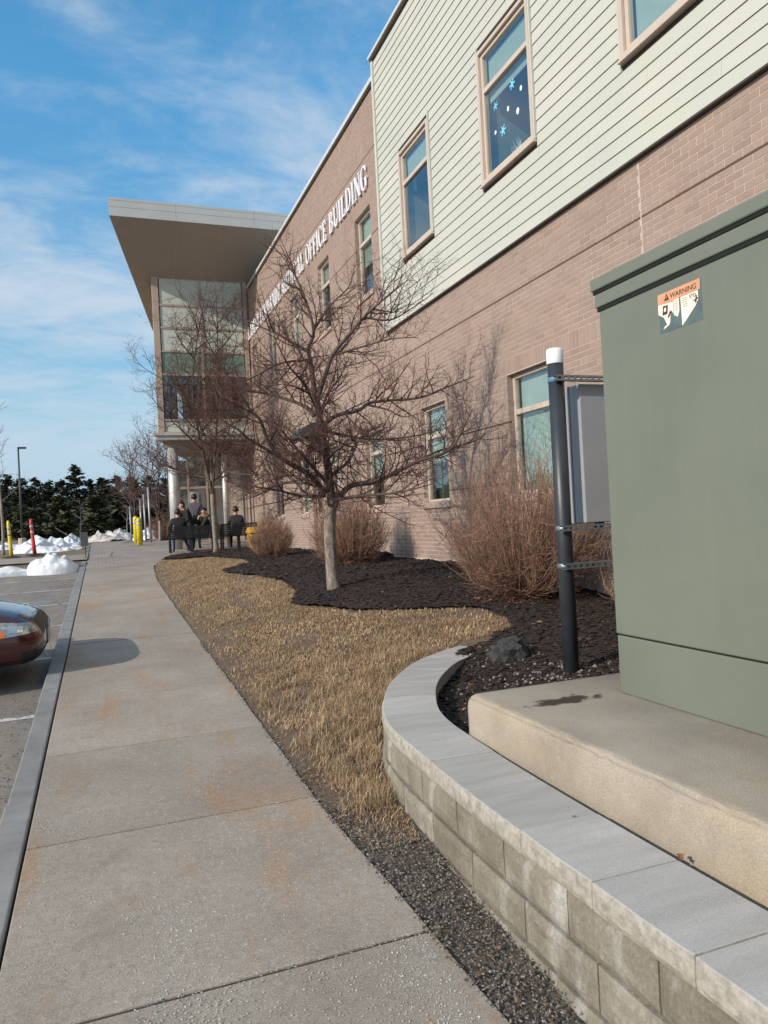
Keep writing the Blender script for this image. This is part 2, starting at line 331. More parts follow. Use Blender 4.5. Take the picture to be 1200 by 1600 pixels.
simple('pine_light', (0.085, 0.085, 0.038), 0.75, 0.35, 0.35, 60, 0.0, rnd=0.5)
simple('pine_bark', (0.065, 0.05, 0.042), 0.9, 0.3, 2, 30, 0.3)
# --- small things
simple('bollard_yellow', (0.72, 0.58, 0.03), 0.5, 0.06); simple('bollard_red', (0.62, 0.05, 0.045), 0.5, 0.06)
simple('reflective', (0.36, 0.36, 0.36), 0.35, 0.1); simple('rubber', (0.015, 0.015, 0.015), 0.8, 0.2)
simple('post_grey', (0.33, 0.34, 0.34), 0.5, 0.1, metal=0.5); simple('lamp_dark', (0.05, 0.055, 0.06), 0.5, 0.1)
simple('sign_back', (0.10, 0.10, 0.10), 0.5, 0.1, metal=0.3)
simple('bench_black', (0.010, 0.010, 0.011), 0.5, 0.2); simple('bin_yellow', (0.50, 0.27, 0.03), 0.5, 0.1)
simple('skin', (0.50, 0.28, 0.2), 0.55, 0.05); simple('hair_black', (0.012, 0.010, 0.009), 0.5, 0.2)
simple('jacket_grey', (0.085, 0.08, 0.10), 0.85, 0.15, 20, 120, 0.3); simple('jacket_black', (0.012, 0.012, 0.014), 0.8, 0.2, 20, 120, 0.3)
simple('jacket_dark', (0.028, 0.026, 0.032), 0.85, 0.2, 20, 120, 0.3); simple('hood_fur', (0.20, 0.12, 0.06), 0.9, 0.3, 60, 120, 0.6)
simple('trousers', (0.014, 0.015, 0.02), 0.85, 0.2); simple('jeans', (0.05, 0.075, 0.12), 0.85, 0.2); simple('shoe', (0.02, 0.018, 0.016), 0.6, 0.2)
mt, t, b = new_mat('car_paint')
b.inputs['Base Color'].default_value = (0.055, 0.005, 0.0065, 1); b.inputs['Roughness'].default_value = 0.28; b.inputs['Metallic'].default_value = 0.35
b.inputs['Coat Weight'].default_value = 1.0; b.inputs['Coat Roughness'].default_value = 0.04
bump(t, b, tnoise(t, position(t), 300, 2), 0.02, 0.001)
simple('car_black', (0.012, 0.012, 0.013), 0.45, 0.1); simple('lens_orange', (0.75, 0.17, 0.02), 0.15, 0.1)
simple('lens_clear', (0.36, 0.36, 0.32), 0.08, 0.6, 22, 60, 0.0, 0.5); simple('chrome', (0.6, 0.6, 0.6), 0.15, 0.05, metal=1.0)
simple('plate_white', (0.6, 0.58, 0.52), 0.5, 0.1); simple('car_glass', (0.015, 0.02, 0.022), 0.05, 0.1)

# ------------------------------------------------------------------ mesh helpers
class MB:
    def __init__(s): s.v = []; s.f = []; s.mi = []; s.k = 0
    def add(s, vs, fs):
        n = len(s.v); s.v.extend([tuple(map(float, q)) for q in vs]); s.f.extend([tuple(i+n for i in q) for q in fs]); s.mi.extend([s.k]*len(fs)); return s
    def box(s, x0, x1, y0, y1, z0, z1):
        vs = [(x0,y0,z0),(x1,y0,z0),(x1,y1,z0),(x0,y1,z0),(x0,y0,z1),(x1,y0,z1),(x1,y1,z1),(x0,y1,z1)]
        return s.add(vs, [(0,3,2,1),(4,5,6,7),(0,1,5,4),(1,2,6,5),(2,3,7,6),(3,0,4,7)])
    def quad(s, a, b, c, d): return s.add([a, b, c, d], [(0,1,2,3)])
    def prism(s, poly, axis, a0, a1):    # polygon (2D) extruded along an axis; polygon in the other two axes, in order
        def pt(p, a):
            return {0: (a, p[0], p[1]), 1: (p[0], a, p[1]), 2: (p[0], p[1], a)}[axis]
        n = len(poly); vs = [pt(p, a0) for p in poly]+[pt(p, a1) for p in poly]
        fs = [tuple(range(n-1, -1, -1)), tuple(range(n, 2*n))]+[(i, (i+1) % n, n+(i+1) % n, n+i) for i in range(n)]
        return s.add(vs, fs)
    def tube(s, pts, rad, n=6, cap=True):
        P = [np.array(q, float) for q in pts]; m_ = len(P)
        vs = []; prev = None
        for i in range(m_):
            tg = P[min(i+1, m_-1)]-P[max(i-1, 0)]; L = np.linalg.norm(tg); tg = tg/(L if L > 1e-9 else 1)
            if prev is None: ref = np.array([1., 0, 0]) if abs(tg[0]) < 0.8 else np.array([0, 1., 0])
            else: ref = prev
            a = ref-tg*(ref@tg); a /= (np.linalg.norm(a)+1e-12); b_ = np.cross(tg, a); prev = a
            r_ = rad[i] if hasattr(rad, '__len__') else rad
            for k in range(n):
                th = 2*math.pi*k/n; vs.append(P[i]+r_*(math.cos(th)*a+math.sin(th)*b_))
        fs = [(i*n+k, i*n+(k+1) % n, (i+1)*n+(k+1) % n, (i+1)*n+k) for i in range(m_-1) for k in range(n)]
        if cap: fs += [tuple(range(n-1, -1, -1)), tuple(range((m_-1)*n, m_*n))]
        return s.add(vs, fs)
    def lathe(s, c, prof, n=16):         # prof: list of (r, z)
        vs = [(c[0]+r*math.cos(2*math.pi*k/n), c[1]+r*math.sin(2*math.pi*k/n), c[2]+z) for r, z in prof for k in range(n)]
        m_ = len(prof)
        fs = [(i*n+k, i*n+(k+1) % n, (i+1)*n+(k+1) % n, (i+1)*n+k) for i in range(m_-1) for k in range(n)]
        fs += [tuple(range(n-1, -1, -1)), tuple(range((m_-1)*n, m_*n))]
        return s.add(vs, fs)
    def build(s, name, mats, parent=None, smooth=False, loc=None):
        me = bpy.data.meshes.new(name); me.from_pydata(s.v, [], s.f)
        if isinstance(mats, str): mats = [mats]
        for q in mats: me.materials.append(MATS[q])
        if len(mats) > 1: me.polygons.foreach_set('material_index', s.mi)
        if smooth: me.polygons.foreach_set('use_smooth', [True]*len(me.polygons))
        me.update()
        return link(name, me, parent, loc)
def link(name, me, parent=None, loc=None):
    o = bpy.data.objects.new(name, me); COL.objects.link(o)
    if loc is not None: o.location = loc
    if parent is not None:
        o.parent = parent; o.matrix_parent_inverse = parent.matrix_basis.inverted()
    return o
def np_mesh(name, V, Fq, mat, parent=None, smooth=False):   # V (n,3), Fq (m,k) fast build
    me = bpy.data.meshes.new(name); V = np.asarray(V, np.float32); Fq = np.asarray(Fq, np.int32)
    me.vertices.add(len(V)); me.vertices.foreach_set('co', V.ravel())
    m_, k = Fq.shape
    me.loops.add(m_*k); me.loops.foreach_set('vertex_index', Fq.ravel())
    me.polygons.add(m_); me.polygons.foreach_set('loop_start', np.arange(0, m_*k, k, dtype=np.int32))
    me.polygons.foreach_set('loop_total', np.full(m_, k, np.int32))
    if smooth: me.polygons.foreach_set('use_smooth', np.ones(m_, bool))
    if not smooth: me.polygons.foreach_set('use_smooth', np.zeros(m_, bool))
    me.materials.append(MATS[mat]); me.update(); me.validate()
    return link(name, me, parent)
def tag(o, label=None, cat=None, group=None, kind=None):
    if label: o['label'] = label
    if cat: o['category'] = cat
    if group: o['group'] = group
    if kind: o['kind'] = kind
    return o
def thing(name, loc, label, cat, group=None, rz=0):
    o = bpy.data.objects.new(name, None); COL.objects.link(o); o.location = loc; o.rotation_euler = (0, 0, rz)
    o.empty_display_size = 0.2
    return tag(o, label, cat, group)
def bevel(o, w, seg=2):
    md = o.modifiers.new('bevel', 'BEVEL'); md.width = w; md.segments = seg; md.limit_method = 'ANGLE'; md.angle_limit = R(40); return o

# ------------------------------------------------------------------ terrain functions
SL = 0.035
def base(y): return SL*min(y, 33.0)
EDGE_Y = [-6, 2.08, 4.06, 12, 17, 20.4, 22.6, 23.5, 24.1, 24.5, 24.7]; EDGE_X = [1.15, 1.12, 1.035, 1.04, 1.08, 1.24, 1.55, 1.80, 2.15, 3.0, 5.6]
def edge(y): return float(np.interp(y, EDGE_Y, EDGE_X))
def lawnz(x, y):
    xe = edge(y); t_ = min(max((x-xe)/(4-xe), 0), 1); w_ = 1-(1-t_)**1.6
    zw = float(np.interp(y, [5, 9.5, 25, 30], [.5, .87, .9, 1.05])); b_ = base(y)
    return b_+max(zw-b_, 0)*w_*(1 if x > 1.7 else min(max((y-3.3)/1.5, 0), 1))
def nz(x, y, s, a): return a*mnoise.noise(Vector((x*s, y*s, 3.3)))
BED = [(5.5,-1.5),(5.5,24.65),(3.0,24.5),(2.2,24.15),(1.84,23.5),(1.62,22.9),(1.62,22.5),(1.9,21.7),(2.77,20.9),(3.14,18.0),(3.0,16.44),(2.51,15.97),(2.22,15.39),(2.55,13.4),(2.65,11.81),(2.49,10.26),(2.21,9.38),(2.41,8.75),(2.67,8.1),(3.1,7.6),(3.64,7.15),(3.69,6.56),(3.55,6.15),(3.1,5.9),(2.78,5.72),(2.44,5.4),(2.12,5.0),(1.88,4.55),(1.68,4.0),(1.66,3.4),(1.66,-1.5)]
def inside(x, y, poly=BED):
    c_ = False; n = len(poly); j = n-1
    for i in range(n):
        xi, yi = poly[i]; xj, yj = poly[j]
        if (yi > y) != (yj > y) and x < (xj-xi)*(y-yi)/(yj-yi)+xi: c_ = not c_
        j = i
    return c_
def bedz(x, y):
    z = lawnz(x, y)+0.03
    if y < 6.2: z = max(z, 0.405)
    return z+nz(x, y, 2.2, 0.03)+nz(x, y, 9, 0.012)

# ------------------------------------------------------------------ setting
def grid_sheet(name, xs, ys, zf, mat, keep=None, smooth=True):
    idx = {}; V = []; Fs = []
    def vid(i, j):
        if (i, j) not in idx: idx[(i, j)] = len(V); V.append((xs[i], ys[j], zf(xs[i], ys[j])))
        return idx[(i, j)]
    for i in range(len(xs)-1):
        for j in range(len(ys)-1):
            if keep is None or keep((xs[i]+xs[i+1])/2, (ys[j]+ys[j+1])/2):
                Fs.append((vid(i, j), vid(i+1, j), vid(i+1, j+1), vid(i, j+1)))
    o = np_mesh(name, V, Fs, mat, None, smooth); o['kind'] = 'structure'; return o
def gz(x, y):
    d = float(np.interp(y, [33, 40], [0.32, 0.03])); far = max(0, y-60)
    return base(y)-d + (0.3*mnoise.noise(Vector((x*.02, y*.02, 0))) if far else 0)
gx = [-900,-500,-250,-150,-100,-70,-50,-40,-30,-20,-14,-10,-7,-5,-3,-1.5,0,1.5,3,5,8,12,20,40,80,150,300,600,1000]
gy = [-120,-60,-30,-15,-8,-4,0,4,8,12,16,20,24,28,31,33,35,37,40,44,50,60,75,90,110,140,180,240,340,500,800,1300]
grid_sheet('ground', gx, gy, gz, 'verge')
# parking lot asphalt
ax = list(np.arange(-60, -6, 3.0))+list(np.linspace(-6, -0.556, 11)); ay = list(np.linspace(-16, 22.69, 41))
grid_sheet('parking_lot', ax, ay, lambda x, y: base(y)-0.13, 'asphalt')
lot = bpy.data.objects['parking_lot']
for i, y in enumerate((4.5, 7.1, 9.72, 12.3, 14.92, 17.45, 20.05)):
    mb = MB()
    for k in range(10):
        xa = -5.6+k*0.5; xb = xa+0.5-0.0001
        mb.quad((xa, y-.05, base(y-.05)-.126), (xb, y-.05, base(y-.05)-.126), (xb, y+.05, base(y+.05)-.126), (xa, y+.05, base(y+.05)-.126))
    mb.build('stall_line', 'line_paint', lot)
# verge beyond the lot, cross walk, island kerb
grid_sheet('verge', list(np.linspace(-70, -0.56, 60)), list(np.linspace(22.7, 41, 50)), lambda x, y: base(y)-0.01+nz(x, y, .8, .03), 'verge')
mb = MB(); n = 40; xs = np.linspace(-60, -0.42, n+1)
for i in range(n):
    mb.quad((xs[i], 24.3, base(24.3)+.03), (xs[i+1], 24.3, base(24.3)+.03), (xs[i+1], 26.9, base(26.9)+.03), (xs[i], 26.9, base(26.9)+.03))
tag(mb.build('cross_path', 'sidewalk_concrete'), kind='structure')
k = tag(thing('lot_kerb', (-10, 22.7, base(22.7)), None, None), kind='structure')
for i in range(20):
    x1 = -0.60-i*2.4
    bevel(MB().box(x1-2.392, x1, 22.56, 22.70, base(22.6)-.25, base(22.6)+.02).build('kerb_stone', 'kerb_granite', k), .012)
# plaza pavers
def plaza_ok(x, y): return x < edge(y)+0.06 if y < 24.7 else True
grid_sheet('plaza', list(np.linspace(-0.41, 9.0, 80)), list(np.arange(20.93, 41, 0.24)), lambda x, y: base(y)+0.002, 'pavers', plaza_ok)
# lawn, bed, gravel strip
LX = list(np.arange(0.95, 5.46, 0.075)); LY = list(np.arange(-2, 26.3, 0.1))
grid_sheet('lawn', LX, LY, lambda x, y: lawnz(x, y)-.012-(.03 if y < 3.5 else 0)+nz(x, y, 3, .012)*(1 if x > edge(y)+.1 else 0), 'lawn_soil', lambda x, y: x > edge(y)-0.05)
BX = list(np.arange(1.6, 5.46, 0.05)); BY = list(np.arange(-1.5, 26.2, 0.06))
grid_sheet('mulch_bed', BX, BY, bedz, 'mulch', lambda x, y: inside(x+nz(x, y, 5, .06), y+nz(y, x, 5, .06)))
grid_sheet('gravel_strip', list(np.arange(1.0, 1.62, 0.05)), list(np.arange(-3, 3.86, 0.06)), lambda x, y: base(y)-.008-(.03 if y > 3.75 else 0)+nz(x, y, 7, .012), 'gravel_bed', lambda x, y: x > edge(y)-.03)
# sidewalk slabs
sw = tag(thing('sidewalk', (0.3, 8, base(8)), None, None), kind='structure')
js = [2.64+1.421*i for i in range(-5, 14)]; js[-1] = 20.93
for i in range(len(js)-1):
    y0, y1 = js[i]+.0075, js[i+1]-.0075
    poly = []
    mm = 5; ye = np.linspace(y0, y1, mm); dz = random.uniform(-.003, .003)
    L = [(-0.405, y) for y in ye]; Rr = [(edge(y)+random.uniform(-.008, .008), y) for y in ye]
    V = [(x, y, base(y)+dz) for x, y in L]+[(x, y, base(y)+dz+0.004) for x, y in Rr]
    V += [(x, y, base(y)-.12) for x, y in L]+[(x, y, base(y)-.12) for x, y in Rr]
    F = []
    for q in range(mm-1):
        F.append((q, mm+q, mm+q+1, q+1))
        F.append((q, q+1, 2*mm+q+1, 2*mm+q)); F.append((mm+q, 3*mm+q, 3*mm+q+1, mm+q+1))
    F.append((0, 2*mm, 3*mm, mm)); F.append((mm-1, 2*mm-1, 4*mm-1, 3*mm-1))
    bevel(MB().add(V, F).build('sidewalk_slab', 'sidewalk_concrete', sw), .005, 2)
    MB().quad((-.40, y1, base(y1)-.007), (edge(y1)-.004, y1, base(y1)-.005), (edge(y1)-.004, y1+.02, base(y1+.02)-.005), (-.40, y1+.02, base(y1+.02)-.007)).build('joint_shade_strip', 'joint_dirt_shade', sw)  # dark strip: dirt, with the depth shade of the gap painted in
kb = tag(thing('kerb', (-.48, 8, base(8)), None, None), kind='structure')
y = -7.0
while y < 22.6:
    L_ = random.choice((2.1, 2.25, 2.4)); y1 = min(y+L_, 22.7)
    V = []
    dx = random.uniform(-.006, .006)
    for yy in (y+.004, y1-.004):
        V += [(-.575+dx, yy, base(yy)-.35), (-.418, yy, base(yy)-.35), (-.418, yy, base(yy)+.004), (-.56+dx, yy, base(yy)+.002)]
    F = [(0,3,2,1),(4,5,6,7),(0,1,5,4),(1,2,6,5),(2,3,7,6),(3,0,4,7)]
    bevel(MB().add(V, F).build('kerb_stone', 'kerb_granite', kb), .012, 3); y = y1
y = 22.7
while y < 34:
    bevel(MB().box(-.56, -.418, y+.004, y+2.2, base(y)-.3, base(y+1)+.005).build('kerb_stone', 'kerb_granite', kb), .012); y += 2.204

# ------------------------------------------------------------------ the building
XW = 5.25
BLD = thing('office_building', (XW, 13, 0.9), 'two-storey tan brick medical office building with pale green lap siding and jutting entrance canopy', 'building')
LOW = [(7.92, 8.97), (10.95, 11.96), (13.88, 14.86), (16.80, 17.74), (19.62, 20.56), (22.55, 23.47), (25.2, 25.75)]
UPB = [(13.90, 14.87), (16.80, 17.75), (19.68, 20.60), (22.58, 23.48), (25.45, 26.25)]
UPS = [(5.02, 6.19), (7.95, 9.17), (10.98, 12.12)]
LZ, UZ, USZ = (1.88, 3.50), (6.20, 7.88), (6.25, 7.98)
DOOR = (18.35, 19.2)
holes = [(a, b, *LZ) for a, b in LOW]+[(a, b, *UZ) for a, b in UPB]+[(DOOR[0], DOOR[1], 0.94, 3.2)]
mholes = [(a-.004, b+.004, c-.004, d+.004) for a, b, c, d in holes]
sholes = [(a, b, *USZ) for a, b in UPS]
def cells(y0, y1, z0, z1, hs):
    ys = sorted({y0, y1} | {min(max(v, y0), y1) for h in hs for v in h[:2]}); zs = sorted({z0, z1} | {min(max(v, z0), z1) for h in hs for v in h[2:]})
    for i in range(len(ys)-1):
        run = None
        for j in range(len(zs)-1):
            cy_, cz_ = (ys[i]+ys[i+1])/2, (zs[j]+zs[j+1])/2
            full = not any(h[0] < cy_ < h[1] and h[2] < cz_ < h[3] for h in hs)
            if full: run = (run[0], zs[j+1]) if run else (zs[j], zs[j+1])
            if (not full or j == len(zs)-2) and run: yield ys[i], ys[i+1], run[0], run[1]; run = None
mb = MB()
for a, b_, c_, d in cells(-4, 13.25, 0.2, 5.14, mholes): mb.box(XW+.003, XW+.13, a, b_, c_, d)
for a, b_, c_, d in cells(13.25, 26.62, 0.2, 9.98, mholes): mb.box(XW+.003, XW+.13, a, b_, c_, d)
mb.build('wall', 'mortar', BLD)
# courses of brick
rows = []
def courses(z0, z1):
    n = max(1, round((z1-z0+.01)/.0677)); pt = (z1-z0+.01)/n
    for k in range(n): rows.append((z0+k*pt, z0+(k+1)*pt-.01, False))
courses(0.935, 2.035); rows.append(None); courses(2.055, 2.86); courses(2.885, 3.512)
rows.append((3.522, 3.722, True)); courses(3.732, 4.545); courses(4.575, 5.125)
rows = [r for r in rows if r]
nlow = len(rows)
courses(5.13, 5.54); courses(5.56, 6.39); courses(6.415, 7.235); courses(7.26, 7.88); rows.append((7.89, 8.09, True)); courses(8.10, 8.84); courses(8.87, 9.74); rows.append((9.75, 9.95, True))
bricks = []
for ri, (z0, z1, soldier) in enumerate(rows):
    ya, yb = (-1.0, 26.6) if ri < nlow else (13.2, 26.6)
    iv = [(ya, yb)]
    for h in holes:
        if h[2] < (z0+z1)/2 < h[3] or (h[2] < z1-.02 and h[3] > z0+.02):
            iv = [q for a, b_ in iv for q in ((a, min(b_, h[0])), (max(a, h[1]), b_)) if q[1]-q[0] > .02]
    iv = [q for a, b_ in iv for q in ((a, min(b_, 6.150)), (max(a, 6.170), b_)) if q[1]-q[0] > .02]   # control joint
    w_, st = (.0577, .0677) if soldier else (.193, .203)
    off = 0 if soldier else (ri % 2)*.1015
    for a, b_ in iv:
        k0 = math.floor((a-off)/st)
        y = off+k0*st
        while y < b_:
            p0, p1 = max(y, a), min(y+w_, b_)
            if p1-p0 > .018: bricks.append((p0, p1, z0, z1))
            y += st
B = np.array(bricks)
jit = rng.uniform(-.0008, .0008, len(B))
# the bricks that show largest are separate parts, the rest one part
cen = np.stack([np.full(len(B), XW), (B[:, 0]+B[:, 1])/2, (B[:, 2]+B[:, 3])/2], 1)-EYE
zc_ = cen@FW; px = 600+FPX*(cen@RT)/zc_; py = 800-FPX*(cen@UP)/zc_
tr_top = 438-(px-938)*0.496
vis = (zc_ > 0) & (px > 560) & (px < 1203) & (py > -3) & ((px < 936) | (py < tr_top)) & (B[:, 1]-B[:, 0] > .1)
order = np.argsort(np.where(vis, zc_, 1e9))
near = set(order[:300].tolist())
bm_cache = {}
for i in sorted(near):
    y0, y1, z0, z1 = B[i]; key = (round(y1-y0, 4), round(z1-z0, 4))
    if key not in bm_cache:
        q = MB().box(0, .1, 0, key[0], 0, key[1]); me = bpy.data.meshes.new('brick'); me.from_pydata(q.v, [], q.f); me.materials.append(MATS['brick']); bm_cache[key] = me
    o = bpy.data.objects.new('brick', bm_cache[key]); COL.objects.link(o); o.location = (XW+jit[i], y0, z0)
    o.parent = BLD; o.matrix_parent_inverse = BLD.matrix_basis.inverted()
rest = np.array([i for i in range(len(B)) if i not in near]); n = len(rest)
b4 = B[rest]; x0 = XW+jit[rest]; x1 = np.full(n, XW+.1)
V = np.stack([np.stack([x, y_, z_], 1) for x, y_, z_ in ((x0,b4[:,0],b4[:,2]),(x1,b4[:,0],b4[:,2]),(x1,b4[:,1],b4[:,2]),(x0,b4[:,1],b4[:,2]),(x0,b4[:,0],b4[:,3]),(x1,b4[:,0],b4[:,3]),(x1,b4[:,1],b4[:,3]),(x0,b4[:,1],b4[:,3]))], 1).reshape(-1, 3)
F = (np.arange(n)[:, None, None]*8+np.array([(0,3,2,1),(4,5,6,7),(0,1,5,4),(2,3,7,6),(3,0,4,7)])[None]).reshape(-1, 4)
tag(np_mesh('brickwork', V, F, 'brick', BLD), kind='stuff')
# near-flush dark strips painting the shade of raked joints between brick bands
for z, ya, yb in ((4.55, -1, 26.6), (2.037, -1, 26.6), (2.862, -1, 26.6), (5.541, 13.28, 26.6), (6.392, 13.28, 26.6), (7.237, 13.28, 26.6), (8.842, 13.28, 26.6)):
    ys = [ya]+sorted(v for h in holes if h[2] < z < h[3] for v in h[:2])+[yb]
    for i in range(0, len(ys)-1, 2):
        if ys[i+1]-ys[i] > .05: MB().box(XW+.0015, XW+.05, ys[i]+.003, ys[i+1]-.003, z, z+.022).build('groove_shade_strip', 'groove_shade', BLD)
MB().box(XW+.0005, XW+.05, 6.151, 6.169, 0.93, 5.12).build('control_joint', 'mortar', BLD)
MB().box(XW-.03, XW+.12, -4, 26.6, 0.45, 0.93).build('base_ledge', 'base_ledge', BLD)
# roof mass and inner block, copings
MB().box(XW+1.6, XW+14, -4, 40, 0.5, 9.7).build('rear_block', 'room_dark', BLD)
MB().box(XW+.14, XW+14, -4, 40, 9.5, 9.8).build('roof_deck', 'parapet_cap', BLD)
MB().box(XW+.5, XW+14, -4, 13.25, 9.8, 10.2).build('roof_upstand', 'siding_trim', BLD)
bevel(MB().box(XW-.07, XW+.4, 13.29, 26.62, 9.985, 10.08).build('parapet_cap', 'parapet_cap', BLD), .01)
MB().box(XW-.035, XW-.004, 13.29, 26.6, 9.95, 9.983).build('drip_edge', 'flashing', BLD)
bevel(MB().box(XW-.13, XW+.45, -4, 13.31, 10.335, 10.40).build('parapet_cap', 'parapet_cap', BLD), .01)
MB().box(XW-.10, XW-.024, -4, 13.27, 10.305, 10.333).build('drip_edge', 'flashing', BLD)
# siding
mb = MB()
for a, b_, c_, d in cells(-4, 13.24, 5.16, 10.33, sholes): mb.box(XW-.024, XW+.13, a, b_, c_, d)
mb.build('siding_backing', 'flashing', BLD)
MB().box(XW-.060, XW+.002, -4, 13.2, 5.143, 5.160).build('flashing_strip', 'flashing', BLD)
bevel(MB().box(XW-.080, XW-.0005, 13.205, 13.285, 5.14, 10.33).build('corner_trim', 'siding_trim', BLD), .004)
nr = 33; ex = (10.30-5.165)/nr
for r_ in range(nr):
    z0 = 5.165+r_*ex; z1 = z0+ex-.006
    iv = [(-3.0, 13.2)]
    for h in sholes:
        if h[2]-.09 < z1 and h[3]+.10 > z0:
            iv = [q for a, b_ in iv for q in ((a, min(b_, h[0]-.085)), (max(a, h[1]+.085), b_)) if q[1]-q[0] > .02]
    off = random.uniform(0, 3.66)
    for a, b_ in iv:
        cuts = [a]+[v for v in [off-7.32+3.66*q for q in range(7)] if a+.3 < v < b_-.3]+[b_]
        for q in range(len(cuts)-1):
            ya, yb = cuts[q]+.0012, cuts[q+1]-.0012
            V = [(XW-.056, ya, z0), (XW-.056, yb, z0), (XW-.044, yb, z1), (XW-.044, ya, z1), (XW-.03, ya, z0), (XW-.03, yb, z0), (XW-.028, yb, z1), (XW-.028, ya, z1)]
            F = [(0,3,2,1),(4,5,6,7),(0,1,5,4),(1,2,6,5),(2,3,7,6),(3,0,4,7)]
            MB().add(V, F).build('siding_board', 'siding', BLD)
# windows
def rect_frame(mb, x0, x1, y0, y1, z0, z1, w):
    mb.box(x0, x1, y0, y0+w, z0, z1); mb.box(x0, x1, y1-w, y1, z0, z1); mb.box(x0, x1, y0+w, y1-w, z0, z0+w); mb.box(x0, x1, y0+w, y1-w, z1-w, z1)
def window(y0, y1, z0, z1, xf, mode, ft=0.69, trim=False):
    mb = MB(); w = .05
    rect_frame(mb, xf, xf+.07, y0, y1, z0, z1, w)
    fr_ = mb.build('window', 'window_frame', BLD); bevel(fr_, .004)
    zt = z0+(z1-z0)*ft
    bevel(MB().box(xf-.004, xf+.066, y0+w, y1-w, zt-.035, zt+.035).build('transom', 'window_frame', fr_), .004)
    for za, zb in ((z0+w, zt-.035), (zt+.035, z1-w)):
        mb = MB(); mb.quad((xf+.03, y1-w, za), (xf+.03, y0+w, za), (xf+.03, y0+w, zb), (xf+.03, y1-w, zb)); mb.build('pane', 'glass', fr_)
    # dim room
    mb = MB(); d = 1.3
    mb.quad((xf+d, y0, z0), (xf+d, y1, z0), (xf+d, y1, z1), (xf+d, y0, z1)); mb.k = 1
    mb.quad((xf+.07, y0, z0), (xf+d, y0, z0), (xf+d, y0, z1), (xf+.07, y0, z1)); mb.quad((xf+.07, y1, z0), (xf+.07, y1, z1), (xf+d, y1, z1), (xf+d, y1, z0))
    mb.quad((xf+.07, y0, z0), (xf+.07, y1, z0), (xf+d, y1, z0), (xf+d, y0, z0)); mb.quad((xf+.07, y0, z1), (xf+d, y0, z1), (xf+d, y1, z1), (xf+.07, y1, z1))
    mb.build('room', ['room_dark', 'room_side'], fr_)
    mat_ = 'blind_pale' if mode == 'pale' else 'blind_teal'
    def blind(za, zb): MB().box(xf+.095, xf+.105, y0+w+.01, y1-w-.01, za, zb).build('blind', mat_, fr_)
    if mode in ('teal', 'pale'): blind(z0+.06, z1-.06)
    elif mode == 'top': blind(zt+.0, z1-.06)
    elif mode == 'half': blind(z0+(z1-z0)*.42, z1-.06)
    elif mode == 'slit': blind(zt-.16, z1-.06)
    return fr_
for i, (a, b_) in enumerate(LOW):
    z0, z1 = LZ
    f_ = window(a+.002, b_-.002, z0+.002, z1-.002, XW+.085, ['teal', 'half', 'half', 'top', 'teal', 'top', 'slit'][i])
    bevel(MB().box(XW-.035, XW+.15, a-.03, b_+.03, z0-.10, z0-.001).build('sill', 'stone_sill', f_), .005)
for i, (a, b_) in enumerate(UPB):
    z0, z1 = UZ
    f_ = window(a+.002, b_-.002, z0+.002, z1-.002, XW+.085, ['half', 'top', 'teal', 'pale', 'top'][i], 0.68)
    bevel(MB().box(XW-.035, XW+.15, a-.03, b_+.03, z0-.10, z0-.001).build('sill', 'stone_sill', f_), .005)
for i, (a, b_) in enumerate(UPS):
    z0, z1 = USZ
    f_ = window(a+.002, b_-.002, z0+.002, z1-.002, XW-.045, ['teal', 'slit', 'top'][i], 0.70)
    mb = MB(); rect_frame(mb, XW-.085, XW-.022, a-.055, b_+.055, z0-.055, z1+.055, .054); bevel(mb.build('surround', 'window_frame', f_), .004)
    mb = MB(); mb.box(XW-.078, XW-.0245, a-.083, a-.056, z0-.05, z1+.16); mb.build('side_trim', 'siding_trim', f_); MB().box(XW-.078, XW-.0245, b_+.056, b_+.083, z0-.05, z1+.12).build('side_trim', 'siding_trim', f_)
    bevel(MB().box(XW-.105, XW-.023, a-.08, b_+.08, z0-.09, z0-.056).build('sill', 'window_frame', f_), .004)
    if i == 1:      # paper snowflakes and dots stuck on the glass
        def flake(y, z, r, mat_, arms=6):
            mb = MB(); xx = XW-.045+.0275
            if arms:
                for k in range(arms):
                    th = math.pi*k/arms*2; dy, dz = math.cos(th), math.sin(th); ny, nz_ = -dz*.16, dy*.16
                    mb.quad((xx, y+ny*r, z+nz_*r), (xx, y+dy*r+ny*r*.9, z+dz*r+nz_*r*.9), (xx, y+dy*r-ny*r*.9, z+dz*r-nz_*r*.9), (xx, y-ny*r, z-nz_*r))
                    xx -= .0004
            else: mb.add([(xx, y+r*.8*math.cos(q*math.pi/4), z+r*math.sin(q*math.pi/4)) for q in range(8)], [tuple(range(8))])
            mb.build('snowflake_sticker', mat_, f_)
        for y, z, r, m_, ar in ((8.42, 7.18, .07, 'sticker_blue', 6), (8.22, 7.02, .035, 'sticker_white', 0), (8.86, 7.13, .06, 'sticker_blue', 6), (8.55, 6.93, .035, 'sticker_white', 0), (8.32, 6.78, .045, 'sticker_white', 0), (8.70, 6.72, .075, 'sticker_blue', 6), (8.9, 6.79, .03, 'sticker_white', 0)): flake(y, z, r, m_, ar)
        mb = MB()
        for k in range(9):
            y = 8.40+random.uniform(-.14, .14); mb.tube([(XW-.004, y, 6.30), (XW-.002, y+random.uniform(-.07, .07), 6.36), (XW+.001, y+random.uniform(-.12, .12), 6.30+random.uniform(.1, .2))], [.005, .004, .001], 4)
        mb.build('paper_grass', 'sticker_white', f_)
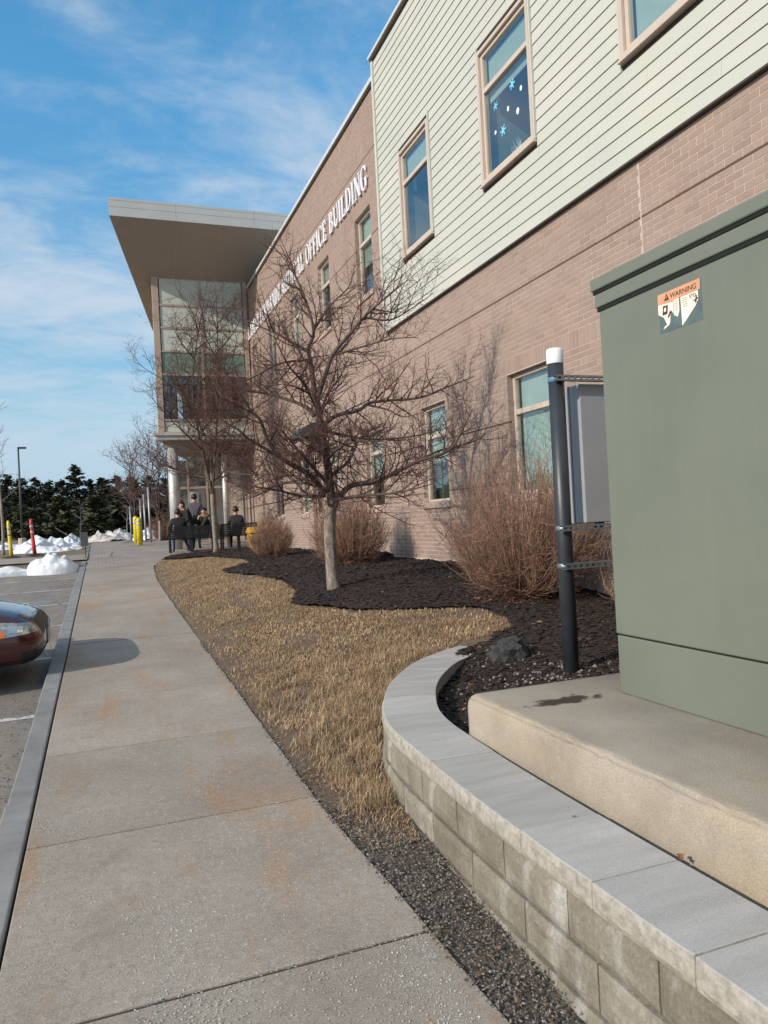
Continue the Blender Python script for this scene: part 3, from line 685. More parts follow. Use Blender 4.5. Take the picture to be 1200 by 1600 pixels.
# side door with a dark metal awning
d_ = MB(); d_.box(XW+.1, XW+.15, DOOR[0], DOOR[1], .94, 3.2); dr = d_.build('door', 'tan_frame', BLD)
MB().box(XW+.09, XW+.1, DOOR[0]+.15, DOOR[1]-.15, 1.9, 2.9).build('door_pane', 'car_glass', dr)
MB().tube([(XW+.06, DOOR[0]+.1, 1.95), (XW+.06, DOOR[0]+.1, 2.25)], .015, 6).build('door_handle', 'chrome', dr)
aw = MB(); aw.prism([(XW, 4.12), (XW-.42, 3.86), (XW-.42, 3.82), (XW, 3.82)], 1, 18.0, 19.3) if False else None
n = 10; V = []; F = []
for k in range(n+1):
    th = math.pi/2*k/n; V += [(XW-.55*math.sin(th), 18.1, 3.78+.36*math.cos(th)), (XW-.55*math.sin(th), 19.25, 3.78+.36*math.cos(th))]
for k in range(n): F.append((2*k, 2*k+1, 2*k+3, 2*k+2))
V += [(XW, 18.1, 3.78), (XW, 19.25, 3.78)]
F.append(tuple([2*k for k in range(n+1)]+[2*n+2])); F.append(tuple([2*k+1 for k in range(n, -1, -1)]+[2*n+3]))
MB().add(V, F).build('awning', 'lamp_dark', BLD)
MB().box(XW-.06, XW, 18.2, 18.4, 3.2, 3.75).build('awning_bracket', 'lamp_dark', BLD)

# --- entrance tower
TY = 26.6; TX0, TX1 = 1.98, XW+.02
def soff(y): return 11.2-.36*(y-24)
mb = MB()   # solid core behind the curtain wall, skewed on its left side
def core(z0, z1a, z1b, y0, y1):
    xa = TX0+.03+.27*(y0-TY); xb = TX0+.03+.27*(y1-TY)
    V = [(xa, y0, z0), (XW+.3, y0, z0), (XW+.3, y1, z0), (xb, y1, z0), (xa, y0, z1a), (XW+.3, y0, z1a), (XW+.3, y1, z1b), (xb, y1, z1b)]
    return MB().add(V, [(0,3,2,1),(4,5,6,7),(0,1,5,4),(1,2,6,5),(2,3,7,6),(3,0,4,7)])
core(7.0, 10.1, 9.1, 26.9, 33).build('tower_core', 'tan_frame', BLD)
core(4.95, 5.35, 5.35, 26.68, 33).build('tower_floor', 'tan_frame', BLD)
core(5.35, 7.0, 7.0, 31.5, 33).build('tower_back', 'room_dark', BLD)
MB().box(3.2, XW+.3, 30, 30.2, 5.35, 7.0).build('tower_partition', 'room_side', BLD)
zrows = [10.27, 9.33, 8.55, 7.74, 6.94, 5.38, 4.94]
xcols = [2.19, 3.58, 5.06]
for r_ in range(6):
    zt, zb = zrows[r_]-.035, zrows[r_+1]+.035
    for c_ in range(2):
        xa, xb = xcols[c_]+.035, xcols[c_+1]-.035
        if r_ == 4:
            MB().quad((xa, TY+.05, zb), (xb, TY+.05, zb), (xb, TY+.05, zt), (xa, TY+.05, zt)).build('window_pane', 'glass', BLD)
            MB().box(xa, xb, TY+.12, TY+.13, zt-(.26 if c_ == 0 else .05), zt).build('roller_blind', 'blind_teal', BLD)
        else:
            bevel(MB().box(xa, xb, TY+.04, TY+.08, zb, zt).build('glazed_panel' if r_ == 3 else 'wall_panel', 'panel_glass' if r_ == 3 else 'panel_pale', BLD), .004)
for r_ in range(7): MB().box(xcols[0]+.002, xcols[2]-.002, TY+.012, TY+.1, zrows[r_]-.034, zrows[r_]+.034).build('rail', 'tan_frame', BLD)
for xa, xb in ((TX0, xcols[0]+.001), (xcols[1]-.04, xcols[1]+.04), (xcols[2]-.001, XW-.04)):
    bevel(MB().box(xa, xb, TY, TY+.11, 4.94, 10.32).build('mullion', 'tan_frame', BLD), .006)
MB().add([(TX0, TY+.11, 4.94), (TX0+.27*4, TY+4, 4.94), (TX0+.27*4, TY+4, 8.9), (TX0, TY+.11, 10.2)], [(0,1,2,3)]).build('side_wall', 'tan_frame', BLD)
# fascia band under the tower, soffit of the porch
V = []
def band(z0, z1, y0, inset):
    xa = 1.81+inset
    return MB().add([(xa, y0, z0), (XW-.001, y0, z0), (XW-.001, 33, z0), (xa+.27*(33-y0), 33, z0), (xa, y0, z1), (XW-.001, y0, z1), (XW-.001, 33, z1), (xa+.27*(33-y0), 33, z1)], [(0,3,2,1),(4,5,6,7),(0,1,5,4),(1,2,6,5),(2,3,7,6),(3,0,4,7)])
band(4.84, 4.94, TY-.16, 0).build('fascia_band', 'fascia_metal', BLD)
band(4.70, 4.838, TY-.10, .06).build('fascia_band', 'fascia_metal', BLD)
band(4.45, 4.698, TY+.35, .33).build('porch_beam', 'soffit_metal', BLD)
# porch: columns, glazed lobby front, dim inside
PZ = base(27)
for cx_, r_ in ((2.45, .185), (4.2, .10)):
    mb = MB(); mb.lathe((cx_, 27.05, PZ-.05), [(r_, 0), (r_, 3.56)], 24); mb.build('column', 'column_metal', BLD, True)
LYF = 28.6; PF = base(LYF)
for x_ in (2.75, 3.10, 3.78, 3.95, 4.62, 5.2): MB().box(x_-.03, x_+.03, LYF, LYF+.1, PF, 4.45).build('lobby_mullion', 'stone_sill', BLD)
for z_ in (PF+.08, 3.15): MB().box(2.72, 5.24, LYF+.01, LYF+.09, z_-.04, z_+.04).build('lobby_rail', 'tan_frame', BLD)
for xa, xb in ((2.78, 3.07), (3.13, 3.75), (3.98, 4.59), (4.66, 5.17)):
    MB().quad((xa, LYF+.04, PF+.12), (xb, LYF+.04, PF+.12), (xb, LYF+.04, 4.42), (xa, LYF+.04, 4.42)).build('lobby_pane', 'glass', BLD)
MB().box(3.15, 3.5, LYF+.3, LYF+.32, 2.3, 3.0).build('lobby_poster', 'white_paint', BLD)
MB().box(4.0, 4.25, LYF+.2, LYF+.22, 2.45, 2.9).build('lobby_notice', 'bollard_red', BLD)
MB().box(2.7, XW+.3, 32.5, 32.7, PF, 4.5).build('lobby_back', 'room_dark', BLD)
MB().box(XW, XW+.12, 26.62, 33, PZ-.3, 4.7).build('porch_wall', 'brick', BLD)
# --- canopy roof over the tower
A, Bc, Cc, D = (.685, 24.0), (9.5, 24.0), (9.5, 29.6), (2.2, 29.6)
TH = .555
V = [(p[0], p[1], soff(p[1])) for p in (A, Bc, Cc, D)]+[(p[0], p[1], soff(p[1])+TH-.01) for p in (A, Bc, Cc, D)]
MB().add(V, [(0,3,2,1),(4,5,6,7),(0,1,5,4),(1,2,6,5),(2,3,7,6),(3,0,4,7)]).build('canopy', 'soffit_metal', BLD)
rowsz = ((0, .27), (.276, .47), (.476, TH))
xs_ = [.66, 2.62, 5.05, 7.4, 9.52]
for (za, zb) in rowsz:
    for i in range(4):
        bevel(MB().box(xs_[i]+.003, xs_[i+1]-.003, 23.965, 23.998, soff(24)+za-.004, soff(24)+zb-.004).build('fascia_panel', 'fascia_metal', BLD), .003)
    n = 3
    for i in range(n):
        f0, f1 = i/n+.0005, (i+1)/n-.0005
        P = [np.array([A[0]+(D[0]-A[0])*f, A[1]+(D[1]-A[1])*f]) for f in (f0, f1)]
        V = []
        for p_ in P:
            for dx in (-.03, -.003): V += [(p_[0]+dx, p_[1], soff(p_[1])+za-.004), (p_[0]+dx, p_[1], soff(p_[1])+zb-.004)]
        MB().add(V, [(0,1,5,4),(2,6,7,3),(0,4,6,2),(1,3,7,5),(0,2,3,1),(4,5,7,6)]).build('fascia_panel', 'fascia_metal', BLD)
for i, x_ in enumerate(np.arange(1.4, 9.2, 1.3)):    # seams of the soffit panels
    y1 = min(26.58, 29)
    V = [(x_-.008, 24.02, soff(24.02)-.004), (x_+.008, 24.02, soff(24.02)-.004), (x_+.008, y1, soff(y1)-.004), (x_-.008, y1, soff(y1)-.004)]
    if x_ < 5.2 and x_ > 1.3: MB().add(V, [(0,3,2,1)]).build('soffit_seam', 'tan_frame', BLD)

# --- raised letters on the brick wing
def rect(x0, y0, x1, y1): return [(x0, y0), (x1, y0), (x1, y1), (x0, y1)]
def arc(cx, cy, rx, ry, tx, ty, a0, a1, n=14):
    th = [R(a0+(a1-a0)*k/n) for k in range(n+1)]
    return [[(cx+rx*math.cos(th[k]), cy+ry*math.sin(th[k])), (cx+rx*math.cos(th[k+1]), cy+ry*math.sin(th[k+1])), (cx+(rx-tx)*math.cos(th[k+1]), cy+(ry-ty)*math.sin(th[k+1])), (cx+(rx-tx)*math.cos(th[k]), cy+(ry-ty)*math.sin(th[k]))] for k in range(n)]
T, t_, SF = .15, .06, .05
def stem(x, w=T, l=1, r=1): return [rect(x, 0, x+w, 1), rect(x-.07*l, 0, x+w+.07*r, SF), rect(x-.07*l, 1-SF, x+w+.07*r, 1)]
def thin(x): return stem(x, t_)
def diag(x0, y0, x1, y1, w): return [[(x0, y0), (x0+w, y0), (x1+w, y1), (x1, y1)]]
G = {
 'I': (.33, stem(.08)), 'L': (.62, stem(.08)+[rect(.2, 0, .58, .07), rect(.51, .05, .58, .28)]),
 'E': (.64, stem(.08)+[rect(.2, 0, .58, .07), rect(.2, .93, .56, 1), rect(.2, .47, .45, .53), rect(.51, .05, .58, .27), rect(.49, .75, .56, .95), rect(.40, .4, .45, .6)]),
 'F': (.60, stem(.08)+[rect(.2, .93, .55, 1), rect(.2, .47, .43, .53), rect(.48, .75, .55, .95), rect(.38, .4, .43, .6)]),
 'D': (.76, stem(.08)+[rect(.2, 0, .36, .065), rect(.2, .935, .36, 1)]+arc(.34, .5, .37, .5, T, .065, -90, 90)),
 'B': (.68, stem(.08)+[rect(.2, 0, .36, .065), rect(.2, .935, .36, 1), rect(.2, .49, .36, .55)]+arc(.34, .765, .24, .235, T, .06, -90, 90)+arc(.34, .275, .29, .275, T, .065, -90, 90)),
 'R': (.72, stem(.08)+[rect(.2, .935, .36, 1), rect(.2, .46, .36, .52)]+arc(.34, .73, .27, .27, T, .06, -90, 90)+diag(.48, 0, .3, .48, .18)+[rect(.48, 0, .72, SF)]),
 'O': (.80, arc(.4, .5, .38, .52, T, .06, 0, 360, 28)), 'C': (.72, arc(.4, .5, .38, .52, T, .06, 42, 318, 22)+[rect(.62, .72, .68, .96), rect(.62, .06, .68, .24)]),
 'G': (.78, arc(.4, .5, .38, .52, T, .06, 42, 318, 22)+[rect(.56, .08, .70, .46), rect(.48, .41, .78, .46), rect(.62, .72, .68, .96)]),
 'U': (.76, [rect(.08, .3, .08+T, 1), rect(.01, 1-SF, .32, 1), rect(.6, .3, .6+t_, 1), rect(.53, 1-SF, .74, 1)]+arc(.3725, .3, .2925, .31, .16, .07, 180, 360)),
 'N': (.80, thin(.10)+thin(.66)+diag(.62, 0, .06, 1, .17)), 'M': (.98, thin(.08)+stem(.76)+diag(.45, .05, .08, 1, .16)+diag(.45, .05, .78, 1, .07)),
 'A': (.76, diag(.06, 0, .36, 1, .065)+diag(.54, 0, .30, 1, .17)+[rect(.18, .3, .52, .36), rect(0, 0, .2, SF), rect(.47, 0, .77, SF)]),
 'S': (.58, arc(.3, .745, .24, .265, .1, .07, 20, 250)+arc(.3, .265, .25, .275, .12, .07, -160, 80)),
 'T': (.66, stem(.25)+[rect(.03, .93, .63, 1), rect(.03, .74, .09, .95), rect(.57, .74, .63, .95)]),
 'Z': (.64, [rect(.06, .93, .58, 1), rect(.05, 0, .6, .07), rect(.06, .76, .11, .95), rect(.54, .05, .6, .26)]+diag(.05, .05, .40, .95, .18)),
 'Y': (.74, [rect(.28, 0, .28+T, .48), rect(.18, 0, .55, SF)]+diag(.28, .45, .04, 1, .17)+diag(.38, .45, .62, 1, .07)), ' ': (.34, []) }
text = 'LAMAR FERNANDZ MEDICAL OFFICE BUILDING'
tw = sum(G[c][0]+.07 for c in text); HL = .47; WL = 12.78/tw
u = 0
for ch in text:
    w_, polys = G[ch]
    if polys:
        mb = MB()
        for k, pl in enumerate(polys):
            ar = sum(pl[i][0]*pl[(i+1) % len(pl)][1]-pl[(i+1) % len(pl)][0]*pl[i][1] for i in range(len(pl)))
            q = [(26.62-(u+px_)*WL, 8.205+py_*HL) for px_, py_ in (pl if ar > 0 else pl[::-1])]
            mb.prism(q, 0, XW-.028, XW-.052-.0006*(k % 9))
        mb.build('sign_letter', 'letter_white', BLD)
    u += w_+.07

# ------------------------------------------------------------------ retaining wall
CP = [(1.535, -2.0), (1.53, 0.0), (1.525, 1.6), (1.53, 2.4), (1.56, 3.26), (1.63, 4.0), (1.83, 4.57), (2.08, 5.03), (2.41, 5.45), (2.72, 5.71), (3.05, 5.93)]
def spline(P, n=12):
    P = [np.array(p, float) for p in P]; P = [2*P[0]-P[1]]+P+[2*P[-1]-P[-2]]; out_ = []
    for i in range(1, len(P)-2):
        for k in range(n):
            t = k/n; a, b, c, d = P[i-1:i+3]
            out_.append(.5*((2*b)+(-a+c)*t+(2*a-5*b+4*c-d)*t*t+(-a+3*b-3*c+d)*t**3))
    out_.append(P[-2]); return np.array(out_)
cpath = spline(CP); cl = np.concatenate([[0], np.cumsum(np.linalg.norm(np.diff(cpath, axis=0), axis=1))])
def at_arc(s):
    s = min(max(s, 0), cl[-1]); p = np.array([np.interp(s, cl, cpath[:, k]) for k in (0, 1)])
    q = np.array([np.interp(min(s+.02, cl[-1]), cl, cpath[:, k]) for k in (0, 1)])-np.array([np.interp(max(s-.02, 0), cl, cpath[:, k]) for k in (0, 1)])
    q /= np.linalg.norm(q); return p, np.array([-q[1], q[0]])       # point, left normal (outer side)
RW = thing('retaining_wall', (1.5, 3.0, .1), 'low curved grey concrete block retaining wall with flat capstones beside the path', 'wall')
sref = float(np.interp(3.27, cpath[:, 1], cl))
def block(s0, s1, z0, z1, wo, wi, mat, nm, rough, cuts=5, nzv=4):
    gp = .0015 if nm == 'capstone' else .004; s = np.linspace(s0+gp, s1-gp, cuts); V = []; F = []
    ns = mnoise
    rowsv = [np.linspace(z0, z1, nzv)][0]
    # outer face grid (rough), inner face line, top and bottom
    for j, z in enumerate(rowsv):
        for i, ss in enumerate(s):
            p, nn = at_arc(ss); edgef = (0.35 if i in (0, cuts-1) else 1)*(0.35 if j in (0, nzv-1) else 1)
            off = wo+rough*(edgef*1.0+ns.noise(Vector((ss*14, z*16, wo*9)))*1.0*edgef)-(rough*.8 if edgef < .5 else 0)
            q = p+nn*off; V.append((q[0], q[1], z))
    for z in (z0, z1):
        for ss in s:
            p, nn = at_arc(ss); q = p-nn*wi; V.append((q[0], q[1], z))
    c = cuts; o_b = nzv*c; o_t = o_b+c
    for j in range(nzv-1):
        for i in range(c-1): F.append((j*c+i, (j+1)*c+i, (j+1)*c+i+1, j*c+i+1))
    top = (nzv-1)*c
    for i in range(c-1):
        F.append((top+i, o_t+i, o_t+i+1, top+i+1)); F.append((i, i+1, o_b+i+1, o_b+i)); F.append((o_b+i, o_b+i+1, o_t+i+1, o_t+i))
    F.append(tuple([j*c for j in range(nzv-1, -1, -1)]+[o_b, o_t])[::1]); F.append(tuple([j*c+c-1 for j in range(nzv)]+[o_t+c-1, o_b+c-1]))
    o = MB().add(V, F).build(nm, mat, RW, False)
    bm = bmesh.new(); bm.from_mesh(o.data); bmesh.ops.recalc_face_normals(bm, faces=bm.faces); bm.to_mesh(o.data); bm.free()
    return o
k = -12
while True:
    s0, s1 = sref+k*.43, sref+(k+1)*.43; k += 1
    if s1 < .02: continue
    if s0 > cl[-1]-.05: break
    s1 = min(s1, cl[-1]); s0 = max(s0, 0)
    dz = random.uniform(-.002, .002)
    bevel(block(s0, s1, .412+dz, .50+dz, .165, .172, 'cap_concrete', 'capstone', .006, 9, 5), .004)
for r_ in range(3):
    z1 = .408-r_*.153; z0 = z1-.149; k = -12
    while True:
        s0 = sref+(k+.35+(r_ % 2)*.5+.12*r_)*.43; s1 = s0+.43; k += 1
        if s1 < .02: continue
        if s0 > cl[-1]-.05: break
        block(max(s0, 0), min(s1, cl[-1]), z0, z1, .157+.012*r_, .12, 'block_concrete', 'wall_block', .009, 10, 6)

# ------------------------------------------------------------------ concrete pad
def pad():
    x0, x1, y0, y1, z0, z1 = 1.768, 4.3, -1.6, 3.612, .15, .70
    bm = bmesh.new(); bmesh.ops.create_cube(bm, size=1)
    for v_ in bm.verts: v_.co = Vector((x0+(v_.co.x+.5)*(x1-x0), y0+(v_.co.y+.5)*(y1-y0), z0+(v_.co.z+.5)*(z1-z0)))
    bmesh.ops.bevel(bm, geom=[e for e in bm.edges], offset=.014, segments=2, affect='EDGES')
    for axis, lo, hi, st in ((1, y0, y1, .045), (0, x0, x0+.10, .012), (2, z1-.3, z1, .03)):
        no = [0, 0, 0]; no[axis] = 1; v0 = lo+st
        while v0 < hi-st*.5:
            co = [0, 0, 0]; co[axis] = v0
            bmesh.ops.bisect_plane(bm, geom=bm.verts[:]+bm.edges[:]+bm.faces[:], plane_co=co, plane_no=no); v0 += st
    for v_ in bm.verts:
        c_ = v_.co; de = max(0, 1-max(abs(c_.x-x0), abs(c_.z-z1))/.045)
        if c_.x < x0+.06:
            n1 = mnoise.noise(c_*17); n2 = mnoise.noise(c_*45)
            c_.x += .004*n2+de*max(0, .012+.02*n1+.01*n2)
        if c_.z > z1-.04: c_.z -= de*max(0, .008+.016*mnoise.noise(c_*13)+.008*mnoise.noise(c_*40))
    me = bpy.data.meshes.new('concrete_pad'); bm.to_mesh(me); bm.free(); me.materials.append(MATS['pad_concrete'])
    for p_ in me.polygons: p_.use_smooth = True
    o = link('concrete_pad', me); return tag(o, 'thick rust-stained concrete pad carrying the green electrical cabinet', 'concrete pad')
pad()

# ------------------------------------------------------------------ transformer cabinet
TR = thing('transformer_cabinet', (3.0, 1.8, .70), 'tall green pad-mounted transformer cabinet with a torn warning label', 'transformer')
tx, ty = 2.445, 3.22
bevel(MB().box(tx+.004, tx+1.2, ty-2.9, ty-.004, .701, .995).build('base_skirt', 'green_paint', TR), .006)
bevel(MB().box(tx, tx+1.2, ty-2.9, ty, 1.003, 2.70).build('body', 'green_paint', TR), .008, 3)
MB().box(tx+.01, tx+1.19, ty-2.89, ty-.01, .99, 1.01).build('seam_shade', 'black_gap', TR)
MB().box(tx-.006, tx+1.19, ty-2.91, ty+.006, 2.655, 2.674).build('seam_shade', 'black_gap', TR)  # proud black strip painted as the shadow under the lid skirt
bevel(MB().box(tx-.014, tx+1.21, ty-2.92, ty+.014, 2.674, 2.744).build('lid_skirt', 'green_paint', TR), .006)
MB().box(tx-.018, tx+1.2, ty-2.925, ty+.018, 2.744, 2.762).build('seam_shade', 'black_gap', TR)  # black strip standing in for the shadow between lid and skirt
V = []
bevel(MB().box(tx-.028, tx+1.23, ty-2.94, ty+.028, 2.760, 2.822).build('lid', 'green_paint', TR), .008, 3)
# torn warning label: u runs towards the camera (-Y), v up
LB_Y, LB_Z, LBW, LBH = 2.784, 2.610, .265, .18
def lab(pl, x_off, mat, nm, parent):
    mb = MB(); q = [(LB_Y-u_*LBW, LB_Z-(1-v_)*LBH) for u_, v_ in pl]
    ar = sum(q[i][0]*q[(i+1) % len(q)][1]-q[(i+1) % len(q)][0]*q[i][1] for i in range(len(q)))
    if ar > 0: q = q[::-1]
    mb.prism(q[::-1], 0, tx-x_off, tx+.001 if parent is None else tx-x_off+.0005)
    return mb.build(nm, mat, parent if parent else TR)
film = lab([(0.01, 0), (1.0, .01), (1.0, 1.0), (0.01, .98)], .001, 'label_film', 'warning_label', None)
lab([(0.0, .74), (.36, .70), (.40, .74), (.98, .74), (.985, 1.0), (0.0, 1.0)], .003, 'label_orange', 'label_band', film)
for pl in ([(0, .735), (.36, .735), (.36, .40), (.30, .52), (.27, .20), (.20, .18), (.13, .38), (0, .50)], [(.365, .735), (.50, .735), (.50, .42), (.455, .28), (.37, .36)], [(.535, .735), (.93, .735), (.93, .52), (.87, .40), (.72, .22), (.55, .02), (.545, .3)], [(.10, .09), (.25, .16), (.26, .20), (.14, .16)]):
    lab(pl, .0025, 'label_paper', 'label_scrap', film)
def lab_text(s, u0, v0, h, w_, mat):
    cu = bpy.data.curves.new('t', 'FONT'); cu.body = s; cu.size = 1
    ob = bpy.data.objects.new('t', cu); COL.objects.link(ob); bpy.context.view_layer.update()
    dg = bpy.context.evaluated_depsgraph_get(); me = bpy.data.meshes.new_from_object(ob.evaluated_get(dg))
    bpy.data.objects.remove(ob); co = np.array([v_.co[:] for v_ in me.vertices])
    mn, mxx = co.min(0), co.max(0); co = (co-mn)/np.maximum(mxx-mn, 1e-6)
    for v_, c_ in zip(me.vertices, co): v_.co = (tx-.0042, LB_Y-(u0+c_[0]*w_)*LBW, LB_Z-(1-(v0+c_[1]*h))*LBH)
    me.materials.clear(); me.materials.append(MATS[mat])
    o = link('label_lettering', me, film)
    md = o.modifiers.new('s', 'SOLIDIFY'); md.thickness = .0004
lab_text('WARNING', .30, .795, .13, .60, 'label_print'); lab_text('STO', .74, .61, .085, .15, 'label_print')
lab([(.16, .79), (.28, .79), (.22, .95)], .0042, 'label_print', 'label_symbol', film); lab([(.212, .83), (.228, .83), (.226, .9), (.214, .9)], .0049, 'label_orange', 'label_symbol', film)
lab([(.10, .45), (.22, .45), (.24, .66), (.12, .68)], .0036, 'label_print', 'label_symbol', film); lab([(.14, .52), (.19, .52), (.2, .62), (.15, .62)], .0043, 'label_paper', 'label_symbol', film)
lab([(.22, .36), (.25, .33), (.31, .47), (.28, .5)], .0036, 'label_print', 'label_symbol', film)
lab([(.86, .46), (.89, .46), (.91, .62), (.885, .64)], .0036, 'label_print', 'label_symbol', film); lab([(.83, .5), (.93, .54), (.93, .57), (.83, .53)], .0042, 'label_print', 'label_symbol', film)
for k in range(5): lab([(.38, .68-k*.05), (.48, .68-k*.05), (.48, .665-k*.05), (.38, .665-k*.05)], .0036, 'label_rule', 'label_line', film); lab([(.58, .68-k*.05), (.70, .68-k*.05), (.70, .665-k*.05), (.58, .665-k*.05)], .0036, 'label_rule', 'label_line', film)

# ------------------------------------------------------------------ equipment rack behind the cabinet
RK = thing('equipment_rack', (3.12, 4.64, .42), 'black steel pipe post with white cap and slotted steel rails', 'rack')
for x_ in (3.12, 4.45):
    pp = MB().lathe((x_, 4.64, .3), [(.057, 0), (.057, 2.42)], 28).build('post', 'pipe_steel', RK, False)
    for p_ in pp.data.polygons: p_.use_smooth = len(p_.vertices) == 4
    cp_ = MB().lathe((x_, 4.64, 2.70), [(.0595, 0), (.0615, .004), (.0615, .092), (.058, .105), (.05, .11), (.02, .112)], 28).build('post_cap', 'white_paint', pp, False)
    for p_ in cp_.data.polygons: p_.use_smooth = True
def rail(z, x0, x1):
    yf = 4.64-.057-.041
    mb = MB(); h = .0205; n = int((x1-x0)/.05); st = (x1-x0)/n
    mb.box(x0, x1, yf+.0025, yf+.041, z+h-.0025, z+h); mb.box(x0, x1, yf+.0025, yf+.041, z-h, z-h+.0025)
    mb.box(x0, x1, yf+.0385, yf+.041, z+h-.012, z+h-.0027); mb.box(x0, x1, yf+.0385, yf+.041, z-h+.0027, z-h+.012)
    for i in range(n):
        a = x0+i*st; sa, sb = a+st*.22, a+st*.78
        mb.box(a, sa, yf, yf+.0025, z-h, z+h); mb.box(sb, a+st, yf, yf+.0025, z-h, z+h)
        mb.box(sa, sb, yf, yf+.0025, z+.0075, z+h); mb.box(sa, sb, yf, yf+.0025, z-h, z-.0075)
    o = mb.build('strut_rail', 'strut_steel', RK)
    for xb in (3.12, 4.45): MB().lathe((xb, 4.64, z-.018), [(.0575, 0), (.0605, .002), (.0605, .034), (.0575, .036)], 24).build('pipe_clamp', 'blue_strap' if z > 2 else 'strut_steel', o, True)
rail(2.585, 3.06, 4.55); rail(1.515, 3.045, 4.55); rail(1.245, 3.055, 4.55)
EN = thing('electrical_enclosure', (3.6, 4.74, 1.53), 'pale grey electrical enclosure box hung on the slotted rails', 'enclosure')
bevel(MB().box(3.29, 4.2, 4.605, 4.735, 1.545, 2.555).build('body', 'enclosure_grey', EN), .006)
MB().box(3.293, 4.19, 4.733, 4.741, 1.55, 2.55).build('door_seal', 'black_gap', EN)
bevel(MB().box(3.285, 4.2, 4.739, 4.95, 1.54, 2.56).build('door', 'enclosure_grey', EN), .006)
MB().box(3.40, 3.46, 4.62, 4.66, 1.50, 1.545).build('conduit_hub', 'black_gap', EN)

# ------------------------------------------------------------------ rocks, gravel, grit, leaves, mulch chips, grass
def lump(name, c, rx, ry, rz, seed, mat, sub=3, amp=.35, label=None, cat=None, flat=True, freq=2.2):
    bm = bmesh.new(); bmesh.ops.create_icosphere(bm, subdivisions=sub, radius=1)
    for v_ in bm.verts:
        d = v_.co.normalized(); k_ = 1+amp*mnoise.noise(d*freq+Vector((seed, seed*.7, 0)))+amp*.4*mnoise.noise(d*freq*2.7+Vector((0, seed, 0)))
        v_.co = Vector((d.x*rx*k_, d.y*ry*k_, d.z*rz*k_))
        if v_.co.z < -rz*.5: v_.co.z = -rz*.5
    me = bpy.data.meshes.new(name); bm.to_mesh(me); bm.free(); me.materials.append(MATS[mat])
    if not flat:
        for p_ in me.polygons: p_.use_smooth = True
    o = link(name, me, None, c)
    return tag(o, label, cat) if label else o
lump('rock', (3.0, 5.30, .49), .17, .13, .15, 4.2, 'rock_dark', 3, .45, 'dark angular rock lying inside the end of the curved block wall', 'rock')
lump('black_bundle', (5.02, 13.55, .93), .20, .16, .09, 8.1, 'rubber', 3, .5, 'small black lump lying on the mulch at the foot of the brick wall', 'bundle')
def scatter(name, pts, smin, smax, mat, flatz=(.5, .9), tilt=.5, kind='stuff', parent=None, oct_=True, label=None):
    n = len(pts); pts = np.asarray(pts); s = rng.uniform(smin, smax, n)
    base_v = np.array([(1,0,0),(0,1,0),(-1,0,0),(0,-1,0),(0,0,1),(0,0,-1)], float); base_f = np.array([(0,1,4),(1,2,4),(2,3,4),(3,0,4),(1,0,5),(2,1,5),(3,2,5),(0,3,5)])
    V = base_v[None]*(1+rng.uniform(-.35, .35, (n, 6, 1)))
    V = V*np.stack([s*rng.uniform(.8, 1.3, n), s*rng.uniform(.6, 1.0, n), s*rng.uniform(*flatz, n)], 1)[:, None]
    th = rng.uniform(0, 6.28, n); ph = rng.uniform(-tilt, tilt, n)
    c, s_ = np.cos(ph), np.sin(ph); y = V[:, :, 1]*c[:, None]-V[:, :, 2]*s_[:, None]; z = V[:, :, 1]*s_[:, None]+V[:, :, 2]*c[:, None]; V[:, :, 1] = y; V[:, :, 2] = z
    c, s_ = np.cos(th), np.sin(th); x = V[:, :, 0]*c[:, None]-V[:, :, 1]*s_[:, None]; y = V[:, :, 0]*s_[:, None]+V[:, :, 1]*c[:, None]; V[:, :, 0] = x; V[:, :, 1] = y
    V = V+pts[:, None]
    F = (np.arange(n)[:, None, None]*6+base_f[None]).reshape(-1, 3)
    o = np_mesh(name, V.reshape(-1, 3), F, mat, parent)
    if kind: o['kind'] = kind
    if label: o['label'] = label
    return o
pts = []
while len(pts) < 20000:         # road grit on the walk, in drifts, thicker along its right side
    y = 1.6+random.random()**1.7*11; x = random.uniform(-.38, 1.05)
    dens = .10+.30*max(0, (x-.1)/.9)+1.5*max(0, mnoise.noise(Vector((x*2.6, y*1.5, 4)))-.02)+(.8*max(0, (x-.75)/.3) if y < 4.6 else 0)
    if random.random() < dens: pts.append((x, y, base(y)+.003))
tag(scatter('grit', pts, .0014, .0043, 'grit', label='pale road grit strewn over the concrete sidewalk'), cat='grit')
pts = []
while len(pts) < 6000:
    y = random.uniform(1.2, 3.9); x = random.uniform(edge(y)-.03, 1.40)
    pts.append((x, y, base(y)+random.uniform(-.006, .012)))
for _ in range(900):
    y = random.uniform(3.6, 9); x = edge(y)+abs(random.gauss(0, .05))-.03; pts.append((x, y, base(y)+.006))
for _ in range(3600):           # sand and pebbles along the kerb of the lot
    y = random.uniform(3.5, 20); x = -.6-abs(random.gauss(0, .35)); pts.append((x, y, base(y)-.125))
tag(scatter('loose_gravel', pts, .0025, .0075, 'pebble', label='loose grey gravel between sidewalk and block wall'), cat='gravel')
pts = []
for _ in range(420):
    x = random.uniform(1.75, 3.3); y = random.uniform(3.7, 5.6)
    if inside(x-.05, y) and inside(x, y+.1) : pts.append((x, y, bedz(x, y)+.006))
for _ in range(160):
    x = random.gauss(3.0, .22); y = random.gauss(4.55, .3)
    if y > 3.66: pts.append((x, y, bedz(x, y)+.01))
tag(scatter('white_pebbles', pts, .006, .018, 'pebble', label='pale pebbles on the dark mulch behind the curved wall'), cat='pebbles')
pts = []
while len(pts) < 26000:
    y = 3.65+random.random()**1.5*21; x = random.uniform(1.7, 5.3)
    if inside(x, y): pts.append((x, y, bedz(x, y)+random.uniform(.0, .012)))
